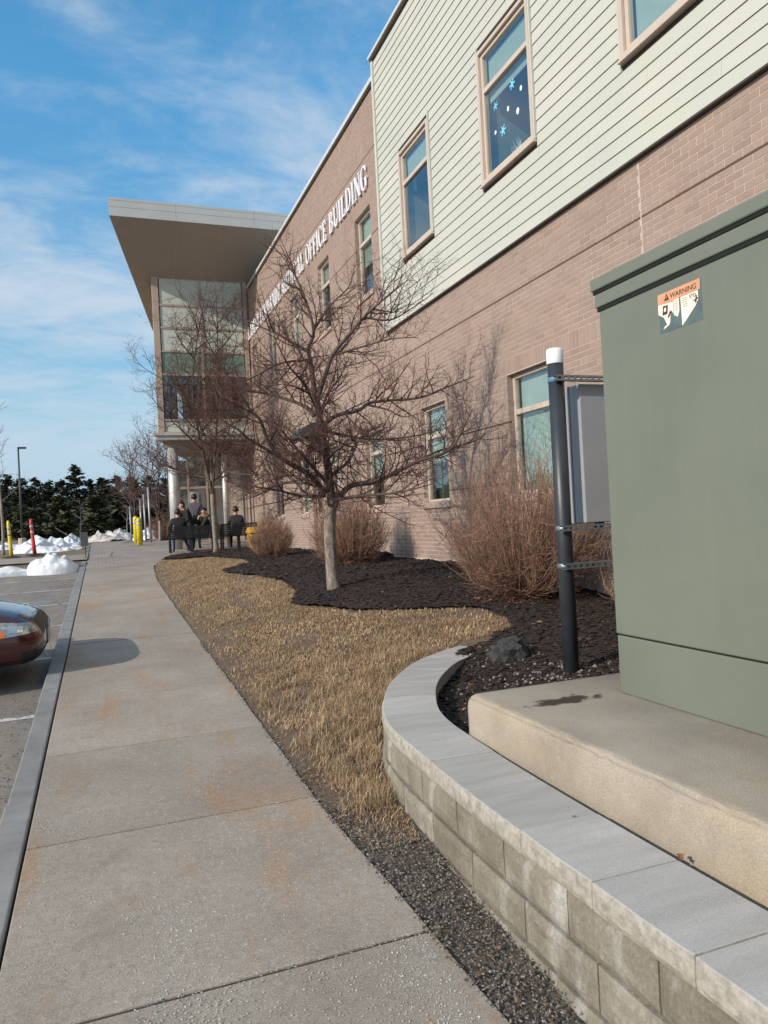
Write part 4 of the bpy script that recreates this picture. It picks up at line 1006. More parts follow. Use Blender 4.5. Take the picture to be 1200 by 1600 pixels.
tag(scatter('mulch_chips', pts, .009, .030, 'mulch_chip', (.15, .4), .7, label='dark shredded bark mulch under trees and shrubs'), cat='mulch')
pts = []
for _ in range(260):
    x = random.uniform(1.1, 4.5); y = random.uniform(3.9, 20); z = bedz(x, y) if inside(x, y) else lawnz(x, y)+.03
    if x > edge(y): pts.append((x, y, z+.012))
tag(scatter('fallen_leaves', pts, .015, .032, 'dead_leaf', (.08, .2), .6, label='brown fallen leaves scattered over lawn and mulch'), cat='leaves')
pts = []
for _ in range(420):
    y = random.uniform(1.3, 4.6); x = random.uniform(edge(y)-.02, edge(y)+.28)
    if x < np.interp(y, cpath[:, 1], cpath[:, 0])-.2: pts.append((x, y, max(base(y), lawnz(x, y))+.012))
tag(scatter('leaf_debris', pts, .004, .012, 'debris_brown', (.1, .35), .8, label='brown leaf and bark debris along the foot of the block wall'), cat='debris')
def leaf(c, s, rz):
    mb = MB(); P = [(0,0),(.3,.35),(.55,.22),(.75,.4),(1,0),(.75,-.4),(.5,-.2),(.25,-.35)]
    V = [(c[0]+s*(p[0]*math.cos(rz)-p[1]*math.sin(rz)), c[1]+s*(p[0]*math.sin(rz)+p[1]*math.cos(rz)), c[2]+s*(.25*abs(p[1])+.2*p[0])) for p in P]
    V.append((c[0]+s*.5*math.cos(rz), c[1]+s*.5*math.sin(rz), c[2])); mb.add(V, [(i, (i+1) % 8, 8) for i in range(8)])
    return mb.build('dead_leaf', 'dead_leaf')
tag(leaf((1.70, 1.97, .503), .035, .9), 'curled brown leaf lying on the capstones against the pad', 'leaf')
tag(leaf((1.60, 2.42, .502), .014, .3), 'tiny brown leaf speck on the middle of a capstone', 'leaf')
def grass(n, dens_y, lmin, lmax, wd):
    P = []
    while len(P) < n:
        y = 3.35+random.random()**dens_y*21; x = random.uniform(edge(y), 4.3)
        if x < edge(y)+.02 or inside(x, y): continue
        s, nn = None, None
        if y < 6.1:       # keep clear of the block wall
            d = np.min(np.hypot(cpath[:, 0]-x, cpath[:, 1]-y))
            if d < .2: continue
            if x > np.interp(y, cpath[:, 1], cpath[:, 0]) : continue
        fr_ = (x-edge(y))
        if fr_ < .35 and random.random() > .04+fr_*1.9+.3*mnoise.noise(Vector((x*3, y*2, 0))): continue
        if mnoise.noise(Vector((x*1.9, y*1.9, 7))) < -.32 and random.random() < .85: continue
        P.append((x, y, lawnz(x, y)-.012))
    P = np.array(P); L = rng.uniform(lmin, lmax, n); th = rng.uniform(0, 6.28, n); ln = rng.uniform(.55, 1.9, n)
    d = np.stack([np.cos(th), np.sin(th), np.zeros(n)], 1); sd = np.stack([-np.sin(th), np.cos(th), np.zeros(n)], 1)*wd
    up = np.array([0, 0, 1.0])
    p1 = P+up*(L*.55)[:, None]*np.cos(ln*.5)[:, None]+d*(L*.55*np.sin(ln*.5))[:, None]
    p2 = p1+up*(L*.55*np.cos(ln*1.35))[:, None]+d*(L*.55*np.sin(ln*1.35))[:, None]
    V = np.stack([P-sd, P+sd, p1+sd*.8, p1-sd*.8, p2], 1).reshape(-1, 3)
    i = np.arange(n)[:, None]*5
    F = np.concatenate([i+np.array([[0, 1, 2]]), i+np.array([[0, 2, 3]]), i+np.array([[3, 2, 4]])])
    return V, F
Va, Fa = grass(90000, 1.6, .018, .052, .0018); Vb, Fb = grass(30000, 1.0, .025, .06, .004)
def tufts(n):
    P = []; k_ = 0
    while len(P) < n:
        if k_ % 45 == 0:
            while True:
                y0 = random.uniform(3.75, 6.6); x0 = random.uniform(edge(y0)+.1, 2.6)
                d = np.min(np.hypot(cpath[:, 0]-x0, cpath[:, 1]-y0))
                if d > .22 and x0 < np.interp(y0, cpath[:, 1], cpath[:, 0]) and random.random() < (1.1-1.2*min(d, .8)): break
        k_ += 1; P.append((x0+random.gauss(0, .035), y0+random.gauss(0, .035), lawnz(x0, y0)-.012))
    P = np.array(P); L = rng.uniform(.06, .13, n); th = rng.uniform(0, 6.28, n); ln = rng.uniform(.4, 1.7, n)
    d = np.stack([np.cos(th), np.sin(th), np.zeros(n)], 1); sd = np.stack([-np.sin(th), np.cos(th), np.zeros(n)], 1)*.0016; up = np.array([0, 0, 1.0])
    p1 = P+up*(L*.55)[:, None]*np.cos(ln*.5)[:, None]+d*(L*.55*np.sin(ln*.5))[:, None]; p2 = p1+up*(L*.55*np.cos(ln*1.35))[:, None]+d*(L*.55*np.sin(ln*1.35))[:, None]
    i = np.arange(n)[:, None]*5
    return np.stack([P-sd, P+sd, p1+sd*.8, p1-sd*.8, p2], 1).reshape(-1, 3), np.concatenate([i+np.array([[0, 1, 2]]), i+np.array([[0, 2, 3]]), i+np.array([[3, 2, 4]])])
Vt, Ft = tufts(9000); Fb = np.concatenate([Fb, Ft+len(Vb)]); Vb = np.concatenate([Vb, Vt])
tag(np_mesh('dry_grass', np.concatenate([Va, Vb]), np.concatenate([Fa, Fb+len(Va)]), 'dry_grass'), 'dry straw-coloured winter grass on the sloping lawn', 'grass', kind='stuff')

# ------------------------------------------------------------------ branches
def batch_tubes(P, rad, n):
    P = np.asarray(P, float); rad = np.asarray(rad, float); N_, m_, _ = P.shape
    tg = np.empty_like(P); tg[:, 1:-1] = P[:, 2:]-P[:, :-2]; tg[:, 0] = P[:, 1]-P[:, 0]; tg[:, -1] = P[:, -1]-P[:, -2]
    tg /= np.linalg.norm(tg, axis=2, keepdims=True)+1e-9
    ref = np.zeros_like(tg); ax = np.abs(tg[:, 0]).argmin(1); ref[np.arange(N_)[:, None], np.arange(m_)[None], ax[:, None]] = 1
    a = ref-tg*(ref*tg).sum(2, keepdims=True); a /= np.linalg.norm(a, axis=2, keepdims=True)+1e-9; b = np.cross(tg, a)
    th = 2*np.pi*np.arange(n)/n
    V = P[:, :, None]+rad[:, :, None, None]*(np.cos(th)[None, None, :, None]*a[:, :, None]+np.sin(th)[None, None, :, None]*b[:, :, None])
    i, k = np.meshgrid(np.arange(m_-1), np.arange(n), indexing='ij')
    f = np.stack([i*n+k, i*n+(k+1) % n, (i+1)*n+(k+1) % n, (i+1)*n+k], -1).reshape(-1, 4)
    F = (np.arange(N_)[:, None, None]*(m_*n)+f[None]).reshape(-1, 4)
    return V.reshape(-1, 3), F
class Wood:
    def __init__(s, seed): s.r = random.Random(seed); s.big = []; s.b = {}       # (sides, npts) -> lists
    def put(s, pts, rad, sides):
        k_ = (sides, len(pts)); s.b.setdefault(k_, ([], [])); s.b[k_][0].append(pts); s.b[k_][1].append(rad)
    def branch(s, p, d, L, r, lvl, cfg):
        rr = s.r; n = 6 if lvl <= 1 else (5 if lvl == 2 else 4)
        pts = [np.array(p, float)]; d = np.array(d, float); d /= np.linalg.norm(d)
        wig = cfg['wig'][min(lvl, 3)]
        for i in range(n-1):
            d = d+np.array([rr.gauss(0, wig), rr.gauss(0, wig), rr.gauss(0, wig)+cfg['up'][min(lvl, 3)]]); d /= np.linalg.norm(d)
            pts.append(pts[-1]+d*L/(n-1))
        rad = [r*(1-.75*i/(n-1)) for i in range(n)]
        s.put(pts, rad, 5 if lvl <= 1 else (4 if lvl == 2 else 3))
        s.kids(pts, rad, L, lvl, cfg)
    def kids(s, pts, rad, L, lvl, cfg, f0=.12):
        rr = s.r
        if lvl >= cfg['maxl']: return
        sp = cfg['space'][min(lvl, 3)]; cnt = max(1, int(L*(1-f0)/sp)); P = np.array(pts)
        seg = np.concatenate([[0], np.cumsum(np.linalg.norm(np.diff(P, axis=0), axis=1))])
        for k_ in range(cnt):
            t = (f0+(1-f0)*(k_+rr.random())/cnt)*seg[-1]
            q = np.array([np.interp(t, seg, P[:, a]) for a in range(3)]); r_ = np.interp(t, seg, rad)
            j = min(max(np.searchsorted(seg, t), 1), len(P)-1); tg = P[j]-P[j-1]; tg /= np.linalg.norm(tg)+1e-9
            ref = np.array([rr.gauss(0, 1), rr.gauss(0, 1), rr.gauss(0, 1)+cfg.get('kup', .25)]); side = ref-tg*(ref@tg); side /= np.linalg.norm(side)+1e-9
            ang = R(rr.uniform(*cfg['ang'])); d = tg*math.cos(ang)+side*math.sin(ang)
            lo, hi = cfg['len'][min(lvl, 3)]; l_ = rr.uniform(lo, hi)*(1-.45*t/seg[-1])
            s.branch(q, d, l_, max(min(r_*.7, cfg['r'][min(lvl, 3)]), cfg['rmin']), lvl+1, cfg)
    def build(s, name, mat, parent):
        Vs, Fs, o = [], [], 0
        for (sd, n), (P, rd) in s.b.items():
            V, F = batch_tubes(P, rd, sd); Vs.append(V); Fs.append(F+o); o += len(V)
        return np_mesh(name, np.concatenate(Vs), np.concatenate(Fs), mat, parent, True)
def smooth_path(P, n=5): return [tuple(q) for q in spline3(P, n)]
def spline3(P, n):
    P = [np.array(p, float) for p in P]; P = [2*P[0]-P[1]]+P+[2*P[-1]-P[-2]]; out_ = []
    for i in range(1, len(P)-2):
        for k_ in range(n):
            t = k_/n; a, b, c, d = P[i-1:i+3]; out_.append(.5*((2*b)+(-a+c)*t+(2*a-5*b+4*c-d)*t*t+(-a+3*b-3*c+d)*t**3))
    out_.append(P[-2]); return out_

# --- the crabapple in front of the wall
D0 = 9.82
T1 = thing('crabapple_tree', (2.78, 9.42, lawnz(2.78, 9.42)), 'bare spreading crabapple tree with a pale trunk standing on mulch before the brick wall', 'tree')
tp = [on_dist(x, y, D0) for x, y in ((524, 934), (520, 905), (517, 870), (515, 835), (516, 805), (519, 783))]
MB().tube(smooth_path(tp, 4), list(np.interp(np.linspace(0, 1, 21), [0, .08, .3, .85, 1], [.125, .094, .080, .076, .095])), 12).build('trunk', 'bark_trunk', T1, True)
cfg1 = dict(wig=(.10, .16, .2, .25), up=(.04, .06, .06, .05), space=(.085, .065, .06, .1), len=((.35, 1.05), (.18, .5), (.06, .22), (.03, .08)), ang=(35, 78), r=(.010, .0048, .0030, .003), rmin=.0020, maxl=3, kup=.3)
w1 = Wood(11); lim = Wood(3)
limbs1 = [
 ([(518,786,0),(514,745,0),(506,692,.02),(499,650,0),(494,622,0)], .058, .042),
 ([(493,626,0),(486,570,.02),(482,545,.05),(490,517,.05),(476,465,.1),(455,418,.2),(438,383,.25)], .036, .006),
 ([(496,622,0),(510,581,-.05),(520,554,-.1),(548,520,-.2),(571,493,-.25),(606,462,-.35),(630,441,-.4)], .036, .006),
 ([(502,668,0),(524,650,-.1),(561,641,-.15),(582,628,-.2),(653,622,-.3),(698,605,-.4),(741,588,-.5)], .032, .006),
 ([(575,633,-.18),(605,640,-.3),(630,651,-.4),(665,643,-.6)], .014, .004),
 ([(492,650,0),(472,633,.1),(431,619,.3),(390,609,.4),(360,600,.5)], .03, .006),
 ([(508,770,0),(483,742,-.2),(438,715,-.45),(418,687,-.5),(404,653,-.6),(370,633,-.7),(335,615,-.8)], .040, .006),
 ([(438,715,-.45),(390,687,-.7),(370,670,-.8),(335,650,-.9)], .02, .005),
 ([(521,786,0),(548,759,-.1),(589,752,-.2),(650,722,-.35),(701,704,-.4),(722,672,-.5),(738,640,-.5)], .042, .006),
 ([(592,751,-.2),(677,708,.2),(712,698,.35),(746,687,.45),(765,672,.5)], .02, .005),
 ([(506,772,0),(483,756,.2),(438,756,.5),(400,775,.7),(370,782,.8)], .026, .005),
 ([(509,765,0),(455,742,.35),(390,742,.6),(345,735,.9)], .026, .005),
 ([(504,672,0),(541,681,.2),(589,687,.4),(650,681,.6),(700,668,.7)], .022, .005),
 ([(483,550,.03),(435,523,.2),(390,503,.3),(360,482,.4)], .018, .004),
 ([(485,562,0),(438,568,-.2),(390,592,-.4),(350,600,-.5)], .018, .004),
 ([(518,556,-.08),(558,544,-.2),(609,530,-.3),(654,527,-.4)], .018, .004),
 ([(569,496,-.24),(609,500,-.2),(643,482,-.1),(676,459,0)], .014, .004),
 ([(489,518,.05),(517,476,.2),(545,448,.3),(554,414,.35)], .016, .004),
 ([(514,745,0),(545,720,.5),(560,690,.9),(590,660,1.2)], .026, .005), ([(512,755,0),(480,720,-.5),(455,690,-1.0),(430,660,-1.4)], .026, .005),
 ([(510,720,0),(530,700,-.6),(560,690,-1.1),(600,690,-1.4)], .024, .005), ([(507,700,0),(480,690,.6),(450,670,1.0),(420,660,1.3)], .022, .005),
 ([(500,655,0),(510,620,.5),(530,590,.9),(545,560,1.1)], .022, .005), ([(498,645,0),(475,600,-.5),(450,570,-.9),(430,530,-1.1)], .022, .005),
 ([(519,783,0),(560,775,-.6),(620,770,-1.0),(680,755,-1.3)], .026, .005), ([(507,775,0),(470,775,-.5),(430,765,-.9),(390,760,-1.2)], .024, .005),
]
for L_, ra, rb in limbs1:
    P = smooth_path([on_dist(x, y, D0+dd) for x, y, dd in L_], 4)
    rad = list(np.linspace(ra, rb, len(P))); lim.put(P, rad, 7)
    ln = float(np.sum(np.linalg.norm(np.diff(np.array(P), axis=0), axis=1)))
    w1.kids(P, rad, ln, 0, cfg1, .06)
lim.build('limbs', 'bark_limb', T1); w1.build('twigs', 'bark_twig', T1)

def gen_tree(name, label, cat, basep, H, spread, nl, seed, r0, h0, mats, cfg, leaders=1, group=None, lean=0, rise=(20, 55)):
    T_ = thing(name, basep, label, cat, group); rr = random.Random(seed); tw_ = Wood(seed); li = Wood(seed+1)
    bp = np.array(basep)-np.array([0, 0, .06])
    fork = bp+np.array([rr.gauss(0, .04)+lean*h0, rr.gauss(0, .04), h0+.06])
    tops = []
    for k_ in range(leaders):
        a = rr.uniform(0, 6.28); o = .16*spread*(k_ > 0 or leaders > 1)
        tops.append(fork+np.array([math.cos(a)*o+lean*H, math.sin(a)*o, H-h0]))
    MB().tube(smooth_path([bp, bp*.5+fork*.5+np.array([rr.gauss(0, .02), 0, 0]), fork], 4), list(np.interp(np.linspace(0, 1, 9), [0, .15, 1], [r0*1.5, r0, r0*.85])), 9).build('trunk', mats[0], T_, True)
    for tpp in tops:
        midp = fork*.5+tpp*.5+np.array([rr.gauss(0, .08*spread), rr.gauss(0, .08*spread), 0])
        P = smooth_path([fork, midp, tpp], 7); rad = list(np.linspace(r0*.75/leaders**.4, .006, len(P))); li.put(P, rad, 6)
        tw_.kids(P, rad, H-h0, 1, cfg, .1)
        for k_ in range(nl//leaders):
            f = (k_+rr.random())/(nl//leaders)*.85; q = np.array([np.interp(f, np.linspace(0, 1, len(P)), np.array(P)[:, a_]) for a_ in range(3)])
            az_ = k_*2.4+rr.uniform(-.5, .5); el = R(rr.uniform(*rise)+25*f); Ln = spread*(1-.72*f)*rr.uniform(.75, 1.1)
            d = np.array([math.cos(az_)*math.cos(el), math.sin(az_)*math.cos(el), math.sin(el)])
            pm = q+d*Ln*.5+np.array([0, 0, .04*Ln]); pe = q+d*Ln+np.array([rr.gauss(0, .1), rr.gauss(0, .1), .16*Ln])
            Q = smooth_path([q, pm, pe], 4); rd = list(np.linspace(r0*.42*(1-.5*f), .005, len(Q))); li.put(Q, rd, 5)
            tw_.kids(Q, rd, Ln, 0, cfg, .08)
    li.build('limbs', mats[1], T_); tw_.build('twigs', mats[2], T_)
    return T_
cfg2 = dict(wig=(.1, .16, .2, .25), up=(.05, .07, .07, .05), space=(.10, .10, .11, .2), len=((.5, 1.4), (.25, .7), (.1, .3), (.05, .1)), ang=(30, 75), r=(.012, .0065, .0045, .004), rmin=.0038, maxl=3, kup=.3)
gen_tree('ornamental_tree', 'tall bare ornamental tree with upright leaders in front of the benches', 'tree', (3.18, 22.75, lawnz(3.18, 22.75)), 8.0, 2.6, 34, 5, .075, 1.75, ('bark_trunk', 'bark_limb', 'bark_twig'), cfg2, 2, rise=(8, 40))
cfg3 = dict(wig=(.1, .16, .2, .25), up=(.03, .05, .05, .05), space=(.16, .17, .2, .3), len=((.6, 1.5), (.3, .8), (.12, .35), (.05, .1)), ang=(30, 70), r=(.016, .011, .009, .008), rmin=.0075, maxl=3, kup=.3)
def gpt(px_, d):
    p = on_dist(px_, 845, d); return (p[0], p[1], base(p[1]))
gen_tree('multi_stem_tree', 'bare purplish spreading tree beside the yellow bollards and grey posts', 'tree', gpt(250, 35.5), 4.9, 2.4, 22, 21, .07, .9, ('bark_pale', 'bark_limb', 'twig_far'), cfg3, 3, rise=(10, 45))
gen_tree('multi_stem_tree', 'bare purplish tree behind the bollards, farther along the walk', 'tree', gpt(212, 47), 5.6, 2.6, 20, 31, .07, 1.1, ('bark_pale', 'bark_limb', 'twig_far'), cfg3, 3, rise=(10, 45))
cfg4 = dict(wig=(.08, .12, .2, .25), up=(.06, .06, .05, .05), space=(.3, .35, .3, .3), len=((.4, 1.0), (.2, .5), (.1, .3), (.05, .1)), ang=(30, 60), r=(.010, .008, .006, .006), rmin=.006, maxl=2, kup=.3)
gen_tree('young_tree', 'slender pale leafless young tree at the left edge beside the yellow delineator', 'tree', gpt(4, 30), 5.7, 1.1, 12, 41, .05, 1.8, ('bark_pale', 'bark_pale', 'twig_far'), cfg4, 1, lean=.012, rise=(15, 50))
gen_tree('young_tree', 'small thin leafless sapling standing behind the snow by the sign', 'tree', gpt(126, 58), 3.0, .8, 7, 43, .045, 1.2, ('bark_pale', 'bark_pale', 'twig_far'), cfg4, 1, rise=(15, 50))
gen_tree('young_tree', 'small thin leafless sapling near the dirty snow bank', 'tree', gpt(200, 62), 2.6, .8, 7, 47, .045, 1.0, ('bark_pale', 'bark_pale', 'twig_far'), cfg4, 1, rise=(15, 50))

# --- dormant shrubs
def shrub(label, c, rx, H, n, seed, tw=.0042, lit=True):
    S_ = thing('shrub', c, label, 'shrub', 'dormant twiggy shrubs'); rr = random.Random(seed); w_ = Wood(seed)
    for k_ in range(n):
        az_ = rr.uniform(0, 6.28); u_ = math.sqrt(rr.random()); tilt = R(6+74*u_**1.15)
        lx = rx*math.sin(tilt)/math.sin(R(70))*rr.uniform(.75, 1.08); lz = H*(.35+.65*math.cos(tilt*1.15))*rr.uniform(.7, 1.05)
        s0 = np.array(c)+np.array([math.cos(az_)*rr.random()*.16*rx, math.sin(az_)*rr.random()*.16*rx, -.03])
        e = np.array(c)+np.array([math.cos(az_)*lx, math.sin(az_)*lx, lz])
        md = s0*.5+e*.5+np.array([math.cos(az_)*lx*.12, math.sin(az_)*lx*.12, -.06*H*u_])+np.array([rr.gauss(0, .07*rx), rr.gauss(0, .07*rx), rr.gauss(0, .05)])
        P = spline3([s0, md, e], 3); rd = list(np.linspace(tw*1.25, tw*.4, len(P))); w_.put(P, rd, 4)
        for j in range(10):
            f = .15+.83*rr.random(); i = f*(len(P)-1); i0 = min(int(i), len(P)-2); q = P[i0]+(P[i0+1]-P[i0])*(i-i0); tg = P[i0+1]-P[i0]; tg /= np.linalg.norm(tg)
            d = tg*.8+np.array([rr.gauss(0, .6), rr.gauss(0, .6), rr.gauss(.1, .5)]); d /= np.linalg.norm(d); l_ = rr.uniform(.08, .26)*H*.62
            p1 = q+d*l_*.5+np.array([rr.gauss(0, .012), rr.gauss(0, .012), 0]); p2 = q+d*l_+np.array([rr.gauss(0, .02), rr.gauss(0, .02), .03])
            w_.put([q, p1, p2], [tw*.7, tw*.55, tw*.35], 3)
    w_.build('stems', 'shrub_stem', S_)
    if lit:
        pts = []
        for _ in range(900):
            a = rr.uniform(0, 6.28); q = rx*.75*math.sqrt(rr.random()); x_, y_ = c[0]+math.cos(a)*q, c[1]+math.sin(a)*q*.9
            pts.append((x_, y_, bedz(x_, y_)+.012+rr.random()*.03))
        scatter('leaf_litter', pts, .008, .020, 'shrub_litter', (.1, .3), 1.0, 'stuff', S_)
    return S_
def bz(x, y): return (x, y, bedz(x, y))
shrub('large rounded bare reddish-brown shrub right beside the black pipe post', bz(4.42, 7.35), .92, 1.80, 520, 61, .0038)
shrub('rounded bare twiggy shrub directly behind the crabapple trunk', bz(4.12, 12.75), .72, 1.5, 400, 62, .0044)
shrub('smaller bare twiggy shrub beside the yellow bin and benches', bz(3.75, 17.6), .56, 1.12, 330, 63, .0050)
shrub('bare shrub partly hidden behind the electrical enclosure rails', bz(4.75, 5.55), .48, 1.0, 200, 64, .0046)
g_ = gpt(258, 36.5); shrub('reddish bare shrub beyond the plaza left of the round column', g_, .9, 1.5, 160, 65, .009, False)

# --- pines beyond the lot
def pine(label, px_, d, H, wd, seed, mat, dens=1.0):
    rr = random.Random(seed); p = on_dist(px_, 845, d); c = (p[0], p[1], base(p[1])-.3); T_ = thing('pine_tree', c, label, 'tree', 'pines beyond the parking lot')
    MB().tube([c, (c[0]+rr.gauss(0, .15), c[1], c[2]+H*.5), (c[0]+rr.gauss(0, .2), c[1], c[2]+H*.97)], [.22, .15, .03], 7).build('trunk', 'pine_bark', T_, True)
    V = []; F = []; n = int(84*dens); w_ = Wood(seed)
    for k_ in range(n):
        f = .12+.88*(k_+rr.random())/n; prof = (1-f)**.5*(.6+.6*rr.random())*(1 if f > .25 else .55+1.8*f)
        az_ = rr.uniform(0, 6.28); L = max(.35, wd*prof); z = c[2]+H*f
        st = np.array([c[0], c[1], z]); en = st+np.array([math.cos(az_)*L, math.sin(az_)*L, L*rr.uniform(-.05, .4)])
        w_.put([st, st*.5+en*.5-np.array([0, 0, .05*L]), en], [.05, .035, .012], 3)
        m_ = int((22+34*L/wd)*dens)
        for j in range(m_):
            t = .25+.8*rr.random(); q = st+(en-st)*t+np.array([rr.gauss(0, .20*L**.5), rr.gauss(0, .20*L**.5), rr.gauss(.05, .13)])
            s = rr.uniform(.22, .6); a = rr.uniform(0, 6.28); e1 = np.array([math.cos(a), math.sin(a), rr.uniform(-.3, .6)])*s; e2 = np.array([-math.sin(a), math.cos(a), rr.uniform(-.4, .7)])*s*.55
            i = len(V); V += [q-e1*.4, q+e2, q+e1, q-e2*.6]; F.append((i, i+1, i+2, i+3))
    w_.build('boughs', 'pine_bark', T_); np_mesh('crown', V, F, mat, T_)
spec = [(-14, 128, 12.0, 3.6), (14, 150, 13.2, 3.8), (36, 138, 12.0, 3.4), (58, 160, 14.0, 4.0), (80, 142, 12.2, 3.6), (101, 155, 13.4, 3.8), (122, 136, 13.2, 3.5), (143, 150, 13.0, 3.6), (164, 132, 11.8, 3.3), (186, 148, 12.8, 3.6), (210, 140, 11.6, 3.6), (236, 152, 12.0, 3.8), (-36, 140, 12.5, 3.8), (262, 150, 11.6, 3.6)]
nm_ = ['first', 'second', 'third', 'fourth', 'fifth', 'sixth', 'seventh', 'eighth', 'ninth', 'tenth', 'eleventh', 'twelfth']
on_ = sorted(spec, key=lambda q: q[0])
vis_ = [q for q in on_ if -20 < q[0] < 240]
for i, q in enumerate(on_):
    lb = 'tall dark pine beyond the parking lot, %s from the left in the tree line' % nm_[vis_.index(q)] if q in vis_ else ('tall dark pine at the far left end of the tree line' if q[0] < 0 else 'tall dark pine at the far end, mostly hidden behind the building')
    pine(lb, q[0], q[1], q[2]*random.uniform(.76, .92), q[3], 100+i, 'pine_needles')
for i, (px_, d, H, wd, lb) in enumerate(((98, 92, 4.9, 2.2, 'low olive young pine standing before the tree line, left of the sapling'), (150, 88, 4.6, 2.3, 'low olive young pine in front of the tree line, between the two saplings'), (184, 96, 4.2, 2.1, 'low olive young pine near the purplish bare trees'), (40, 110, 4.5, 2.4, 'low young pine behind the large snow pile'))):
    pine(lb, px_, d, H, wd, 200+i, 'pine_light', .8)
# woodland understory behind, read as one mass
V = []; F = []; rr = random.Random(9)
for k_ in range(26000):
    an = R(rr.uniform(-12, 7)) if k_ < 9000 else R(rr.uniform(-52, -9)); d = rr.uniform(160, 185)
    p = (math.sin(an)*d, math.cos(an)*d); z = rr.random()**1.1*(8.2+1.3*math.sin(an*55)+.7*math.sin(an*170)); s = rr.uniform(.4, 1.0)*(1 if k_ < 9000 else 1.4)
    q = np.array([p[0], p[1], base(p[1])+z]); a = rr.uniform(0, 6.28); e1 = np.array([math.cos(a), math.sin(a), rr.uniform(-.4, .6)])*s; e2 = np.array([-math.sin(a)*.5, math.cos(a)*.5, rr.uniform(.3, .9)])*s
    i = len(V); V += [q-e1, q+e2, q+e1, q-e2]; F.append((i, i+1, i+2, i+3))
tag(np_mesh('woodland', V, F, 'pine_needles'), 'dark woodland mass filling the gaps behind the pines', 'woodland', kind='stuff')

# ------------------------------------------------------------------ snow piles
def snow(label, c, rx, ry, h, seed, mat='snow', nx=64, ny=48):
    V = []; F = []
    for j in range(ny+1):
        for i in range(nx+1):
            u_, v_ = i/nx*2-1, j/ny*2-1; r_ = math.hypot(u_, v_); x, y = u_*rx, v_*ry
            n1 = mnoise.noise(Vector((x*.9+seed, y*.9, seed))); n2 = mnoise.noise(Vector((x*2.6, y*2.6+seed, 1))); n3 = mnoise.noise(Vector((x*7, y*7, seed)))
            prof = max(0, 1-(r_*(1+.28*n1))**1.7)
            n4 = mnoise.noise(Vector((x*4.5/max(rx, .6)+seed, y*4.5, seed*2))); z = h*prof**.75*(.72+.45*n1+.40*n2+.30*n4+.16*n3)
            gz_ = base(c[1]+y)
            V.append((c[0]+x, c[1]+y, gz_+z-.06-(.22 if c[1] < 23 else .08)*max(0, 1-prof/.12)))
    for j in range(ny):
        for i in range(nx): a = j*(nx+1)+i; F.append((a, a+1, a+nx+2, a+nx+1))
    o = np_mesh('snow_pile', V, F, mat, None, True); return tag(o, label, 'snow', 'melting snow piles')
def sxy(px_, y): return (float(ray(px_, 850)[0]/ray(px_, 850)[1]*y), y)
snow('large white melting snow pile behind the yellow and red delineators', sxy(72, 30.8), 1.25, 1.0, .62, 1.3)
snow('low icy snow heap at the end of the parking stalls by the kerb', (-1.22, 22.1), .78, .62, .46, 2.6)
snow('thin dirty strip of snow stretching left along the end of the stalls', (-2.9, 22.1), 1.5, .5, .20, 8.4)
snow('small white snow pile just behind the grey sign', sxy(112, 40.0), .62, .6, .5, 6.7)
snow('long dirty brown snow bank at the far end of the walk', sxy(176, 49.0), 1.75, 1.2, .80, 9.2, 'snow_dirty')
snow('white snow patch behind the yellow bollards', sxy(233, 45.0), 1.0, .8, .62, 12.5)
snow('thin snow strip at the left edge behind the slender young tree', sxy(0, 36.0), 1.6, .8, .32, 15.1)

# ------------------------------------------------------------------ delineators, bollards, posts, sign, light
def delineator(label, x, y, mat, lean, h=1.12):
    T_ = thing('delineator_post', (x, y, base(y)+.03), label, 'delineator'); z0 = base(y)+.03
    MB().lathe((x, y, z0-.01), [(.28, 0), (.28, .02), (.16, .045), (.09, .05)], 12).build('rubber_base', 'rubber', T_)
    P = [(x+lean*h*t, y, z0+.03+h*t) for t in (0, .3, .6, .9, 1)]
    MB().tube(P, [.062, .06, .055, .05, .035], 12).build('tube', mat, T_, True)
    for t in (.62, .78): MB().tube([(x+lean*h*(t-.04), y, z0+.03+h*(t-.04)), (x+lean*h*(t+.04), y, z0+.03+h*(t+.04))], [.0585, .0575], 12).build('reflective_band', 'reflective', T_, True)
delineator('leaning yellow delineator post with grey bands on a rubber base', -2.78, 27.6, 'bollard_yellow', -.05, 1.18)
delineator('leaning red delineator post beside the yellow one', -2.12, 28.1, 'bollard_red', -.07, 1.20)
def bollard(label, x, y, h):
    T_ = thing('bollard', (x, y, base(y)), label, 'bollard'); z0 = base(y)
    MB().lathe((x, y, z0-.05), [(.105, 0), (.105, h), (.09, h+.05), (.05, h+.08), (.01, h+.09)], 18).build('sleeve', 'bollard_yellow', T_, True)
    for z_ in (h-.14, h-.28): MB().lathe((x, y, z0+z_), [(.1055, 0), (.1085, .003), (.1085, .057), (.1055, .06)], 18).build('reflective_band', 'reflective', T_, True)
bollard('nearer yellow bollard with grey bands on the grass by the plaza', 1.42, 31.3, 1.05)
bollard('farther yellow bollard just left behind the nearer one', 1.38, 33.2, 1.08)
wv = MB().add([(1.0, 30.7, base(30.7)+.006), (2.0, 30.3, base(30.3)+.006), (4.2, 31.2, base(31.2)+.006), (6, 40, base(40)+.006), (1.2, 40, base(40)+.006), (.75, 34, base(34)+.006)], [(0,1,2,3,4,5)]).build('grass_island', 'verge')
tag(wv, kind='structure')
